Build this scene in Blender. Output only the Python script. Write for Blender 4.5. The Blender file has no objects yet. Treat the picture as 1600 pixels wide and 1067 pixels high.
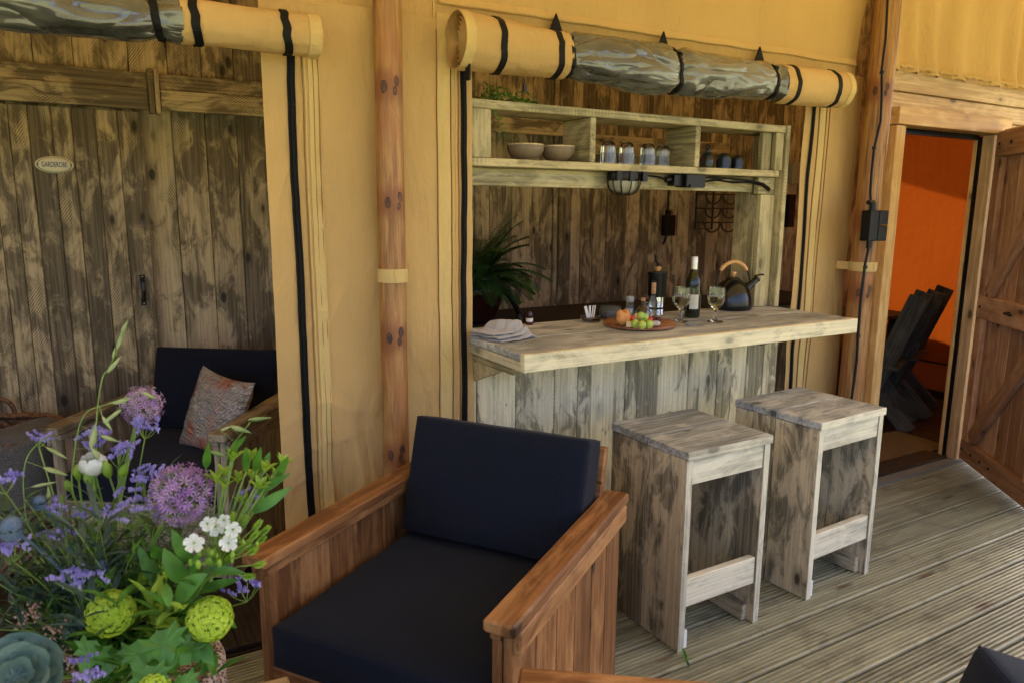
import bpy, bmesh, math, random
from mathutils import Vector, Matrix, noise
R = math.radians
random.seed(7)
sc = bpy.context.scene
col = sc.collection

# ---------------------------------------------------------------- camera
CAM_H = 1.65
FPX, YAW, PITCH, ROLL = 1158.17, R(30.267), R(-10.30), R(0.4376)
F_ = Vector((math.sin(YAW)*math.cos(PITCH), math.cos(YAW)*math.cos(PITCH), math.sin(PITCH)))
r0 = Vector((math.cos(YAW), -math.sin(YAW), 0)); u0 = r0.cross(F_)
R_ = math.cos(ROLL)*r0 + math.sin(ROLL)*u0
U_ = -math.sin(ROLL)*r0 + math.cos(ROLL)*u0
CP = Vector((0, 0, CAM_H))
cam_d = bpy.data.cameras.new('camera'); cam = bpy.data.objects.new('camera', cam_d); col.objects.link(cam)
mw = Matrix.Identity(4)
for i in range(3):
    mw[i][0], mw[i][1], mw[i][2], mw[i][3] = R_[i], U_[i], -F_[i], CP[i]
cam.matrix_world = mw
cam_d.sensor_width = 36.0; cam_d.lens = FPX/1600*36
cam_d.clip_start = 0.05; cam_d.clip_end = 3000
cam_d.dof.use_dof = True; cam_d.dof.focus_distance = 3.0; cam_d.dof.aperture_fstop = 6.3
sc.camera = cam

# ---------------------------------------------------------------- world, sun, exposure
SUN_EL, SUN_AZ = R(50), R(72)          # azimuth clockwise from +Y: the sun stands over the right end of the tent
w = bpy.data.worlds.new('World'); sc.world = w; w.use_nodes = True
wn = w.node_tree.nodes; wl = w.node_tree.links
sky = wn.new('ShaderNodeTexSky'); sky.sky_type = 'NISHITA'; sky.sun_disc = False
sky.air_density = .4; sky.dust_density = 4.0; sky.ozone_density = .3
sky.sun_elevation = SUN_EL; sky.sun_rotation = SUN_AZ
wn['Background'].inputs[1].default_value = 0.15
wl.new(sky.outputs[0], wn['Background'].inputs[0])
sd = bpy.data.lights.new('sun', 'SUN'); sd.energy = 5.0; sd.angle = R(0.5); sd.color = (1, .95, .86)
so = bpy.data.objects.new('sun', sd); col.objects.link(so)
sdir = Vector((math.sin(SUN_AZ)*math.cos(SUN_EL), math.cos(SUN_AZ)*math.cos(SUN_EL), math.sin(SUN_EL)))
so.rotation_euler = sdir.to_track_quat('Z', 'Y').to_euler(); so.location = (10, 3, 12)
sc.view_settings.view_transform = 'Standard'; sc.view_settings.look = 'None'
sc.view_settings.exposure = 2.62; sc.view_settings.gamma = 1
sc.view_settings.use_curve_mapping = False
sc.cycles.use_denoising = True
sc.cycles.max_bounces = 8; sc.cycles.diffuse_bounces = 4; sc.cycles.glossy_bounces = 4; sc.cycles.transmission_bounces = 8; sc.cycles.transparent_max_bounces = 12
sc.cycles.caustics_reflective = False; sc.cycles.caustics_refractive = False
sc.cycles.sample_clamp_indirect = 6
sc.cycles.use_adaptive_sampling = True; sc.cycles.adaptive_threshold = 0.02

# ---------------------------------------------------------------- photo pixel -> point helpers
def ray(x, y): return F_*FPX + R_*(x-800) + U_*(533.5-y)
def gz(x, y, z=0.): d = ray(x, y); return CP + d*((z-CAM_H)/d.z)
def gy(x, y, Y): d = ray(x, y); return CP + d*(Y/d.y)
def at(x, y, dep): return CP + ray(x, y)*(dep/FPX)

# ---------------------------------------------------------------- material helpers
class NT:
    def __init__(s, name):
        s.m = bpy.data.materials.new(name); s.m.use_nodes = True
        s.n = s.m.node_tree.nodes; s.l = s.m.node_tree.links
        s.p = s.n['Principled BSDF']; s.out = s.n['Material Output']
    def new(s, t, **k):
        n = s.n.new(t)
        for a, b in k.items(): setattr(n, a, b)
        return n
    def put(s, sock, v):
        if isinstance(v, bpy.types.NodeSocket): s.l.new(v, sock)
        elif isinstance(v, (tuple, list)) and len(v) == 3 and sock.type == 'RGBA': sock.default_value = (*v, 1)
        else: sock.default_value = v
    def math(s, op, a, b=0., c=None, clamp=False):
        n = s.new('ShaderNodeMath', operation=op); n.use_clamp = clamp
        s.put(n.inputs[0], a); s.put(n.inputs[1], b)
        if c is not None: s.put(n.inputs[2], c)
        return n.outputs[0]
    def mix(s, f, a, b, bt='MIX'):
        n = s.new('ShaderNodeMix', data_type='RGBA', blend_type=bt)
        s.put(n.inputs[0], f); s.put(n.inputs[6], a); s.put(n.inputs[7], b)
        return n.outputs[2]
    def ramp(s, f, a, b):
        n = s.new('ShaderNodeMapRange', interpolation_type='SMOOTHSTEP')
        s.put(n.inputs[0], f); n.inputs[1].default_value = a; n.inputs[2].default_value = b
        return n.outputs[0]
    def obj(s, rnd=True):
        tc = s.new('ShaderNodeTexCoord'); o = tc.outputs['Object']
        oi = s.new('ShaderNodeObjectInfo'); s.rnd = oi.outputs['Random']
        if rnd:
            cx = s.new('ShaderNodeCombineXYZ')
            s.put(cx.inputs[0], s.math('MULTIPLY', s.rnd, 37.)); s.put(cx.inputs[1], s.math('MULTIPLY', s.rnd, 91.)); s.put(cx.inputs[2], s.math('MULTIPLY', s.rnd, 53.))
            v = s.new('ShaderNodeVectorMath', operation='ADD'); s.l.new(o, v.inputs[0]); s.l.new(cx.outputs[0], v.inputs[1]); o = v.outputs[0]
        return o
    def mapp(s, v, sc_, rot=(0, 0, 0)):
        n = s.new('ShaderNodeMapping'); s.l.new(v, n.inputs[0]); n.inputs['Scale'].default_value = sc_; n.inputs['Rotation'].default_value = rot
        return n.outputs[0]
    def noise(s, v, scale=1., detail=4., rough=.55, dist=0.):
        n = s.new('ShaderNodeTexNoise'); s.l.new(v, n.inputs['Vector'])
        n.inputs['Scale'].default_value = scale; n.inputs['Detail'].default_value = detail
        n.inputs['Roughness'].default_value = rough; n.inputs['Distortion'].default_value = dist
        return n.outputs[0]
    def wave(s, v, scale, dist=1., detail=2., dscale=1., direction='X'):
        n = s.new('ShaderNodeTexWave', bands_direction=direction); s.l.new(v, n.inputs['Vector'])
        n.inputs['Scale'].default_value = scale; n.inputs['Distortion'].default_value = dist
        n.inputs['Detail'].default_value = detail; n.inputs['Detail Scale'].default_value = dscale
        return n.outputs[1] if n.outputs[1].type == 'VALUE' else n.outputs[0]
    def vor(s, v, scale=1., feature='F1'):
        n = s.new('ShaderNodeTexVoronoi', feature=feature); s.l.new(v, n.inputs['Vector']); n.inputs['Scale'].default_value = scale
        return n.outputs['Distance']
    def bump(s, h, strength=.3, dist=.002):
        n = s.new('ShaderNodeBump'); s.l.new(h, n.inputs['Height']); n.inputs['Strength'].default_value = strength; n.inputs['Distance'].default_value = dist
        s.l.new(n.outputs[0], s.p.inputs['Normal']); return n.outputs[0]
    def col(s, c): s.put(s.p.inputs['Base Color'], c)
    def set(s, **k):
        for a, b in k.items(): s.put(s.p.inputs[a.replace('_', ' ')], b)
        return s

def wood(name, dark, mid, light, patch=(.42, .60), pamt=.85, rough=.62, knot=.8, saw=.5, rvar=.35, grain=80.):
    """sawn board, grain along local x: fine lines, growth bands, scraped wash, saw marks, knots, checks"""
    t = NT(name); o = t.obj()
    g = t.noise(t.mapp(o, (2.2, grain, grain)), 1, 5, .6, .15)
    bands = t.wave(t.mapp(o, (.55, 5.5, 5.5)), 2.2, 7., 3, 1.3, 'Y')
    warp = t.noise(t.mapp(o, (4.6, 11.5, 11.5)), 1, 9, .66, .7)
    big = t.noise(t.mapp(o, (1.6, 3.5, 3.5)), 1, 2)
    pm = t.ramp(t.math('ADD', t.math('MULTIPLY', warp, .78), t.math('ADD', t.math('MULTIPLY', big, .22), t.math('MULTIPLY', t.math('SUBTRACT', t.rnd, .5), .11))), *patch)
    sw = t.ramp(t.wave(t.mapp(o, (1, 1, 1), (0, 0, R(55))), 30, .8, 2, 2), .25, .75)
    swm = t.math('MULTIPLY', t.ramp(t.noise(t.mapp(o, (1.3, 4, 4)), 1.3, 3), .5, .58), saw)
    pm = t.math('MULTIPLY', pm, t.math('SUBTRACT', 1., t.math('MULTIPLY', swm, sw)))
    c = t.mix(t.ramp(g, .42, .60), dark, mid)
    c = t.mix(t.math('MULTIPLY', t.ramp(bands, .55, .95), .35), c, dark)
    lt = t.mix(t.math('MULTIPLY', t.ramp(g, .56, .40), .38), light, mid)
    c = t.mix(t.math('MULTIPLY', pm, pamt), c, lt)
    sp = t.noise(t.mapp(o, (45, 210, 210)), 1, 3, .7); c = t.mix(t.math('MULTIPLY', t.ramp(sp, .56, .68), .35), c, dark)
    kv = t.mapp(o, (3.6, 7.6, 7.6)); kd = t.vor(kv, 1.)
    km = t.math('MULTIPLY', t.math('SUBTRACT', 1., t.ramp(kd, .08, .15)), knot)
    halo = t.math('MULTIPLY', t.math('SUBTRACT', 1., t.ramp(kd, .10, .34)), knot*.55)
    c = t.mix(halo, c, tuple(x*.75 for x in dark)); c = t.mix(km, c, tuple(x*.22 for x in dark))
    ck = t.ramp(t.noise(t.mapp(o, (1.6, 60, 60)), 1, 2, .5), .73, .77)
    c = t.mix(t.math('MULTIPLY', ck, .7), c, tuple(x*.3 for x in dark))
    br = t.math('ADD', t.math('MULTIPLY', t.rnd, rvar), 1-rvar*.5)
    vm = t.new('ShaderNodeVectorMath', operation='SCALE'); t.l.new(c, vm.inputs[0]); t.put(vm.inputs['Scale'], br)
    t.col(vm.outputs[0]); t.set(Roughness=rough); t.p.inputs['Specular IOR Level'].default_value = .28
    h = t.math('SUBTRACT', t.math('SUBTRACT', t.math('MULTIPLY', g, .8), t.math('MULTIPLY', ck, .8)), t.math('MULTIPLY', t.math('MULTIPLY', swm, sw), .3))
    t.bump(t.math('SUBTRACT', h, t.math('MULTIPLY', km, .5)), .45, .003)
    return t.m

def plain(name, c, rough=.5, metal=0., var=.0, vscale=8., bump=0., **k):
    t = NT(name)
    if var or bump:
        o = t.obj(); n = t.noise(o, vscale, 4)
        if var: t.col(t.mix(t.ramp(n, .3, .7), tuple(x*(1-var) for x in c), tuple(min(1, x*(1+var)) for x in c)))
        else: t.col(c)
        if bump: t.bump(n, bump, .003)
    else: t.col(c)
    t.set(Roughness=rough, Metallic=metal, **k)
    return t.m

def fabric_tr(name, c, trans, c2=None, rough=.85, weave=900, var=.12, tcol=None):
    """woven canvas that lets part of the daylight through"""
    t = NT(name); o = t.obj(False)
    n = t.noise(t.mapp(o, (1.2, 1.2, .5)), 1.6, 5)
    cc = t.mix(t.ramp(n, .3, .72), tuple(x*(1-var) for x in c), tuple(x*(1+var*.6) for x in c))
    fine = t.noise(o, 220, 2)
    cc = t.mix(t.math('MULTIPLY', fine, .25), cc, tuple(x*.72 for x in c))
    t.col(cc); t.set(Roughness=rough)
    t.p.inputs['Specular IOR Level'].default_value = .15
    wv = t.noise(t.mapp(o, (1, 1, 1)), 6, 5, .6, .5)
    cr = t.noise(t.mapp(o, (5.5, 5.5, 1.6), (0, R(28), 0)), 1, 4, .55, .4); ridge = t.math('ABSOLUTE', t.math('SUBTRACT', cr, .5))
    h_ = t.math('ADD', t.math('ADD', t.math('MULTIPLY', wv, .8), t.math('MULTIPLY', fine, .10)), t.math('MULTIPLY', ridge, 2.2))
    nb = t.bump(h_, .8, .016)
    if trans:
        tr = t.new('ShaderNodeBsdfTranslucent'); t.put(tr.inputs[0], tcol or c); t.l.new(nb, tr.inputs['Normal'])
        mx = t.new('ShaderNodeMixShader'); mx.inputs[0].default_value = trans
        t.l.new(t.p.outputs[0], mx.inputs[1]); t.l.new(tr.outputs[0], mx.inputs[2]); t.l.new(mx.outputs[0], t.out.inputs[0])
    return t.m

def cloth(name, c, scale=700, rough=.9, sheen=.2, var=.18):
    t = NT(name); o = t.obj(False)
    a = t.wave(t.mapp(o, (1, 1, 1)), scale*.15, .4, 1, 1, 'X'); b = t.wave(t.mapp(o, (1, 1, 1)), scale*.15, .4, 1, 1, 'Y')
    n = t.noise(o, 260, 3, .7)
    big = t.noise(o, 5, 3)
    cc = t.mix(t.ramp(n, .3, .75), tuple(x*(1-var*2) for x in c), tuple(x*(1+var*3) for x in c))
    cc = t.mix(t.math('MULTIPLY', t.ramp(big, .3, .7), .35), cc, tuple(x*1.25 for x in c))
    t.col(cc); t.set(Roughness=rough, Sheen_Weight=sheen); t.p.inputs['Specular IOR Level'].default_value = .08
    h = t.math('ADD', t.math('MULTIPLY', t.math('ADD', a, b), .3), n)
    h = t.math('ADD', t.math('MULTIPLY', h, .15), t.math('MULTIPLY', big, 1.2))
    t.bump(h, .4, .006)
    return t.m

def leafm(name, c, c2, rough=.45, trans=.25):
    t = NT(name); o = t.obj(); n = t.noise(o, 22, 4)
    cc = t.mix(t.ramp(n, .3, .7), c, c2); t.col(cc); t.set(Roughness=rough)
    tr = t.new('ShaderNodeBsdfTranslucent'); t.l.new(cc, tr.inputs[0])
    mx = t.new('ShaderNodeMixShader'); mx.inputs[0].default_value = trans
    t.l.new(t.p.outputs[0], mx.inputs[1]); t.l.new(tr.outputs[0], mx.inputs[2]); t.l.new(mx.outputs[0], t.out.inputs[0])
    return t.m

M = {}
M['bar'] = wood('washed_plank', (.24, .205, .125), (.44, .375, .225), (.90, .76, .48), (.44, .525), .95, .6, .75, .55, .25)
M['bartop'] = wood('washed_top', (.23, .24, .24), (.42, .43, .43), (.66, .66, .63), (.42, .60), .8, .5, .6, .3, .12)
M['baredge'] = wood('washed_edge', (.36, .33, .22), (.58, .52, .35), (.82, .72, .48), (.38, .58), .9, .55, .5, .3, .1)
M['stool'] = wood('stool_plank', (.15, .132, .095), (.31, .272, .195), (.70, .60, .42), (.44, .55), .9, .6, .9, .2, .2)
M['stooltop_skylit'] = wood('stool_top_skylit', (.18, .19, .19), (.36, .37, .375), (.62, .62, .60), (.42, .60), .8, .5, .7, .1, .12)  # cool skylight on the seat tops put into the wood colour
M['stoolfront_lit'] = wood('stool_front_lit', (.36, .335, .25), (.58, .53, .40), (.80, .72, .54), (.38, .58), .9, .55, .6, .3, .1)  # lit copy of the stool wood for the front-facing pieces
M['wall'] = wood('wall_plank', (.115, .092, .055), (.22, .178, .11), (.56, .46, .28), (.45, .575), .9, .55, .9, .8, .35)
M['shelf'] = wood('shelf_plank', (.20, .17, .09), (.37, .315, .17), (.60, .50, .28), (.43, .58), .8, .55, .6, .6, .12)
M['floor'] = wood('dark_floor', (.018, .013, .010), (.042, .030, .022), (.06, .043, .034), (.5, .6), .4, .6, .5, 0, .3)
M['chair'] = wood('chair_wood', (.145, .058, .020), (.27, .120, .043), (.42, .215, .085), (.45, .63), .75, .5, .9, .1, .45, 42)
M['chairdim'] = wood('chair_wood_grey', (.14, .115, .075), (.28, .23, .16), (.44, .37, .27), (.45, .62), .7, .65, .6, .3, .25)
M['larch'] = wood('larch', (.54, .32, .12), (.68, .44, .19), (.80, .57, .29), (.44, .62), .7, .5, .9, 0, .15, 45)
M['doorwood'] = wood('door_larch', (.32, .165, .092), (.45, .255, .15), (.60, .385, .25), (.44, .62), .75, .55, .9, .1, .4, 40)
M['beam'] = wood('beam_larch', (.44, .28, .14), (.62, .44, .25), (.74, .57, .36), (.44, .66), .7, .55, .9, .1, .18, 60)
M['table'] = wood('table_wood', (.30, .20, .10), (.44, .31, .17), (.52, .38, .22), (.44, .66), .6, .55, .3, .1, .1)
M['greywood'] = wood('grey_chair_wood', (.03, .03, .027), (.065, .065, .058), (.13, .125, .11), (.45, .62), .7, .6, .5, .2, .25)

def deckmat():
    t = NT('deck_wood'); o = t.obj()
    g = t.noise(t.mapp(o, (1.5, 30, 30)), 1, 6, .6, .5)
    d = t.noise(t.mapp(o, (5, 9, 9)), 1, 5, .65)
    c = t.mix(t.ramp(g, .3, .7), (.175, .16, .095), (.33, .31, .195))
    c = t.mix(t.math('MULTIPLY', t.ramp(d, .5, .66), .6), c, (.12, .10, .058))
    kd = t.vor(t.mapp(o, (1.7, 8, 8)), 1.)
    c = t.mix(t.math('SUBTRACT', 1., t.ramp(kd, .05, .16)), c, (.10, .055, .025))
    cr = t.noise(t.mapp(o, (30, 4, 4)), 1, 3, .7, 1.)
    c = t.mix(t.math('MULTIPLY', t.ramp(cr, .66, .72), .5), c, (.08, .055, .03))
    br = t.math('ADD', t.math('MULTIPLY', t.rnd, .3), .85)
    vm = t.new('ShaderNodeVectorMath', operation='SCALE'); t.l.new(c, vm.inputs[0]); t.put(vm.inputs['Scale'], br)
    t.col(vm.outputs[0]); t.set(Roughness=.5); t.bump(g, .3, .002)
    return t.m
M['deck'] = deckmat()

def polemat():
    t = NT('pole_wood'); o = t.obj()
    g = t.noise(t.mapp(o, (75, 75, 4.5)), 1, 6, .66, .3)
    b = t.noise(t.mapp(o, (11, 11, 3.2)), 1, 6, .65, .4)
    c = t.mix(t.ramp(g, .32, .7), (.20, .085, .025), (.43, .235, .078))
    c = t.mix(t.math('MULTIPLY', t.ramp(b, .45, .65), .6), c, (.33, .115, .035))
    cr = t.noise(t.mapp(o, (42, 42, .9)), 1, 2, .5, .2)
    c = t.mix(t.math('MULTIPLY', t.ramp(cr, .67, .71), .75), c, (.07, .03, .012))
    an = t.new('ShaderNodeAttribute', attribute_name='knot'); km = t.ramp(t.math('MULTIPLY', an.outputs['Fac'], t.math('ADD', b, .45)), .2, .9)
    c = t.mix(t.math('MULTIPLY', km, .7), c, (.20, .065, .02))
    t.col(c); t.set(Roughness=.5); t.bump(g, .35, .003)
    return t.m
M['pole'] = polemat()
M['knot'] = plain('pole_knot', (.075, .028, .012), .55, var=.5, vscale=60)

CAN = (.655, .44, .19)
M['canvas'] = fabric_tr('tan_canvas', CAN, .18)
M['canvas_lt'] = fabric_tr('tan_canvas_band', (.68, .50, .215), .1)
M['roof'] = fabric_tr('roof_canvas', (.60, .44, .20), .13, tcol=(.60, .42, .16))
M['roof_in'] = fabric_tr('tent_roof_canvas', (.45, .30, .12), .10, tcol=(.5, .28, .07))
M['orange'] = fabric_tr('orange_canvas', (.46, .095, .012), .06, tcol=(.50, .09, .008))
M['orange_dk'] = fabric_tr('red_brown_canvas', (.20, .032, .008), .012)
M['black'] = plain('black_webbing', (.0035, .0035, .0038), .6, bump=.4, vscale=300, Specular_IOR_Level=.2)
M['blackplastic'] = plain('black_plastic', (.004, .004, .0045), .4, bump=.1, vscale=90, Specular_IOR_Level=.3)
M['blackmetal'] = plain('black_metal', (.005, .005, .0055), .35, .0, Specular_IOR_Level=.4)
M['enamel'] = plain('black_enamel', (.004, .0045, .006), .2)
M['steel'] = plain('steel', (.62, .62, .6), .22, 1.)
M['navy'] = cloth('navy_fabric', (.0085, .0112, .021), sheen=.06)
def plasticmat():
    t = NT('clear_vinyl'); o = t.obj(False)
    w_ = t.noise(t.mapp(o, (3, 6, 6)), 1, 3)
    n1 = t.noise(t.mapp(o, (2.2, 6.5, 6.5), (0, .2, .35)), 1, 1.5, .4, 1.1); r1 = t.math('ABSOLUTE', t.math('SUBTRACT', n1, .5))
    n2 = t.noise(t.mapp(o, (5, 13, 13), (0, -.3, -.4)), 1, 1, .4, .6); r2 = t.math('ABSOLUTE', t.math('SUBTRACT', n2, .5))
    t.col(t.mix(t.ramp(w_, .35, .7), (.025, .028, .023), (.12, .125, .105)))
    t.set(Roughness=.05, IOR=1.55, Coat_Weight=.5, Coat_Roughness=.02); t.p.inputs['Specular IOR Level'].default_value = .9
    t.bump(t.math('ADD', t.math('MULTIPLY', r1, 2.2), t.math('MULTIPLY', r2, .6)), .8, .05)
    return t.m
M['vinyl'] = plasticmat()
M['glass'] = plain('glass', (.96, .98, .97), .015, Transmission_Weight=1., IOR=1.45)
def thin_glass():
    t = NT('thin_clear_glass'); tr = t.new('ShaderNodeBsdfTransparent'); tr.inputs[0].default_value = (.93, .95, .93, 1)
    t.col((.22, .23, .21)); t.set(Roughness=.05, Coat_Weight=.5); mx = t.new('ShaderNodeMixShader'); mx.inputs[0].default_value = .15
    t.l.new(tr.outputs[0], mx.inputs[1]); t.l.new(t.p.outputs[0], mx.inputs[2]); t.l.new(mx.outputs[0], t.out.inputs[0]); return t.m
M['thinglass'] = thin_glass()
M['greenglass'] = plain('dark_bottle_glass', (.02, .028, .008), .03, Transmission_Weight=.5, IOR=1.5)
M['darkglass'] = plain('smoked_glass', (.10, .12, .11), .05, Transmission_Weight=.8, IOR=1.45)
M['wine'] = plain('white_wine', (.86, .84, .55), .01, Transmission_Weight=1., IOR=1.34)
M['paper'] = plain('white_label', (.75, .74, .70), .6)
M['silvercap'] = plain('pale_cap', (.70, .66, .56), .35, .5)
M['cork'] = plain('cork', (.50, .27, .13), .75, var=.3, vscale=120)
M['handlewood'] = plain('light_handle_wood', (.56, .30, .11), .4, var=.2, vscale=30)
M['ceramic'] = plain('brown_stoneware', (.20, .145, .095), .5, var=.12, vscale=30)
M['ceramic_in'] = plain('glazed_rim', (.58, .46, .27), .2, var=.25, vscale=50)
M['pot'] = plain('dark_red_pot', (.035, .010, .007), .12)
M['boardwood'] = wood('acacia_board', (.16, .055, .022), (.30, .12, .05), (.44, .24, .11), (.5, .65), .7, .4, .2, 0, .1)
M['towel'] = cloth('grey_towel', (.36, .345, .345), 400, .95, .3, .1)
M['wool'] = cloth('speckled_wool', (.10, .097, .092), 300, 1., .1, .33)
M['wicker'] = plain('wicker', (.16, .085, .045), .7, var=.6, vscale=70, bump=.8)
def basketm():
    t = NT('twisted_seagrass'); o = t.obj(False)
    v = t.vor(o, 130.); n = t.noise(o, 60, 3)
    t.col(t.mix(t.ramp(v, .25, .65), (.075, .042, .028), (.40, .29, .22))); t.set(Roughness=.8)
    t.bump(t.math('SUBTRACT', 1., v), .9, .008); return t.m
M['seagrass'] = basketm()
def rugm():
    t = NT('sisal_rug'); o = t.obj(False)
    a = t.wave(t.mapp(o, (1, 1, 1), (0, 0, R(45))), 26, .6); b = t.wave(t.mapp(o, (1, 1, 1), (0, 0, R(-45))), 26, .6)
    h = t.math('MULTIPLY', a, b); t.col(t.mix(h, (.12, .075, .035), (.34, .235, .12))); t.set(Roughness=.9); t.bump(h, .7, .006); return t.m
M['rug'] = rugm()
def lawnm():
    t = NT('lawn'); o = t.obj(False); n = t.noise(o, .6, 6); n2 = t.noise(o, 40, 4)
    c = t.mix(t.ramp(n, .3, .7), (.15, .165, .07), (.22, .22, .11)); c = t.mix(t.math('MULTIPLY', n2, .4), c, (.09, .115, .045))
    t.col(c); t.set(Roughness=.8); t.bump(n2, .6, .05); return t.m
M['lawn'] = lawnm()
M['bread'] = plain('bread_crust', (.50, .22, .065), .55, var=.45, vscale=22, bump=.3)
M['grape'] = plain('green_grape', (.34, .46, .08), .25, Subsurface_Weight=.25)
M['tomato'] = plain('red_tomato', (.55, .03, .015), .2)
M['cheese'] = plain('pale_cheese', (.74, .58, .33), .5)
M['fig'] = plain('dark_dried_fruit', (.07, .02, .018), .5, var=.4, vscale=40)
M['wrap'] = plain('wrapped_sausage', (.55, .47, .46), .35, var=.4, vscale=70)
M['wire'] = plain('rusty_wire', (.012, .006, .005), .5)
M['sign'] = plain('enamel_sign', (.72, .68, .48), .2)
M['signblack'] = plain('sign_print', (.012, .012, .012), .3)
M['white'] = plain('white_block', (.78, .77, .73), .5)
M['switch'] = plain('switch_plastic', (.30, .29, .22), .4)
def pillowm():
    t = NT('wrapped_pillow'); o = t.obj(False)
    n = t.noise(o, 3.2, 2, .5, .4); s = t.wave(t.mapp(o, (1, 1, 1), (0, 0, R(40))), 18, 5, 3, 3)
    c = t.mix(t.ramp(n, .46, .56), (.42, .40, .40), (.50, .19, .14))  # base lightened to carry the wrap's silvery reflections in the colour
    c = t.mix(t.math('MULTIPLY', t.ramp(s, .55, .8), .4), c, (.09, .075, .07))
    t.col(c); t.set(Roughness=.3, Coat_Weight=1., Coat_Roughness=.03)
    cr = t.noise(t.mapp(o, (12, 30, 12), (0, 0, .5)), 1, 3, .5, .9); t.bump(t.math('ABSOLUTE', t.math('SUBTRACT', cr, .5)), 1., .06)
    t.l.new(t.p.inputs['Normal'].links[0].from_socket, t.p.inputs['Coat Normal']); return t.m
M['pillow'] = pillowm()
M['stem'] = leafm('stem_green', (.12, .21, .035), (.20, .30, .06), .5, .1)
M['leaf'] = leafm('leaf_green', (.045, .14, .016), (.095, .26, .03))
M['leafdark'] = leafm('leaf_dark', (.018, .05, .018), (.035, .085, .03))
M['leafblue'] = leafm('leaf_blue', (.035, .07, .055), (.065, .12, .10))
M['leaflime'] = leafm('leaf_lime', (.20, .36, .03), (.36, .50, .06), .45, .35)
M['allium'] = leafm('allium_purple', (.34, .14, .47), (.58, .36, .68), .5, .3)
M['limon'] = leafm('limonium_violet', (.24, .19, .58), (.50, .43, .78), .6, .25)
M['whitepetal'] = leafm('white_petal', (.74, .77, .72), (.84, .85, .82), .5, .3)
M['viburnum'] = leafm('viburnum_lime', (.42, .58, .03), (.62, .76, .08), .6, .35)
M['eryng'] = leafm('thistle_blue', (.05, .085, .15), (.12, .18, .26), .5, .1)
M['succ'] = leafm('grey_green_leaf', (.07, .125, .105), (.13, .20, .165), .55, .1)
M['pinkbud'] = leafm('pink_buds', (.28, .16, .13), (.42, .28, .24), .6, .1)
M['grassy'] = leafm('grass_spike', (.20, .29, .09), (.42, .48, .22), .6, .25)
M['fern'] = leafm('fern_green', (.015, .06, .014), (.04, .14, .03), .5, .25)

# ---------------------------------------------------------------- object helpers
def link(name, me, parent=None, mat=None):
    o = bpy.data.objects.new(name, me); col.objects.link(o)
    if parent is not None: o.parent = parent
    if mat is not None and me is not None and not me.materials: me.materials.append(mat)
    return o
def tag(o, label, cat, group=None):
    o['label'] = label; o['category'] = cat
    if group: o['group'] = group
    return o
def thing(name, label, cat, loc=(0, 0, 0), rz=0., group=None):
    o = bpy.data.objects.new(name, None); col.objects.link(o); o.empty_display_size = .05
    o.location = loc; o.rotation_euler = (0, 0, rz)
    return tag(o, label, cat, group)
def structure(name, loc=(0, 0, 0)):
    o = bpy.data.objects.new(name, None); col.objects.link(o); o.location = loc; o['kind'] = 'structure'; return o
_cache = {}
def boxmesh(L, W, T, bev, matname):
    k = (round(L, 3), round(W, 3), round(T, 3), round(bev, 4), matname)
    if k in _cache: return _cache[k]
    bm = bmesh.new(); bmesh.ops.create_cube(bm, size=1)
    for v in bm.verts: v.co = Vector((v.co.x*L, v.co.y*W, v.co.z*T))
    if bev: bmesh.ops.bevel(bm, geom=bm.edges[:], offset=min(bev, T*.45, W*.45), segments=1, affect='EDGES')
    me = bpy.data.meshes.new('board'); bm.to_mesh(me); bm.free(); me.materials.append(M[matname]); _cache[k] = me
    return me
def plank(name, parent, mat, p0, p1, wid, thk, wdir, bev=.003):
    """a board from p0 to p1 (centre line), its width along wdir; grain runs along it"""
    p0, p1 = Vector(p0), Vector(p1); d = p1-p0; L = d.length; x = d/L
    y = Vector(wdir); y = (y - x*y.dot(x)).normalized(); z = x.cross(y)
    o = link(name, boxmesh(L, wid, thk, bev, mat), parent)
    m = Matrix.Identity(4); c = (p0+p1)/2
    for i in range(3): m[i][0], m[i][1], m[i][2], m[i][3] = x[i], y[i], z[i], c[i]
    o.matrix_local = m
    return o
def block(name, parent, mat, lo, hi, bev=.003, axis=None):
    """axis-aligned board from corner lo to corner hi, grain along its longest side"""
    lo, hi = Vector(lo), Vector(hi); s = hi-lo; c = (lo+hi)/2
    ax = axis if axis is not None else max(range(3), key=lambda i: s[i])
    oth = [i for i in range(3) if i != ax]
    wa = max(oth, key=lambda i: s[i]); ta = [i for i in oth if i != wa][0]
    e = Vector((0, 0, 0)); e[ax] = s[ax]/2; wd = Vector((0, 0, 0)); wd[wa] = 1
    return plank(name, parent, mat, c-e, c+e, s[wa], s[ta], wd, bev)
def mesh(name, verts, faces, mat=None, parent=None, smooth=False):
    me = bpy.data.meshes.new(name); me.from_pydata([tuple(v) for v in verts], [], faces); me.update()
    if smooth:
        for p in me.polygons: p.use_smooth = True
    return link(name, me, parent, mat)
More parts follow.
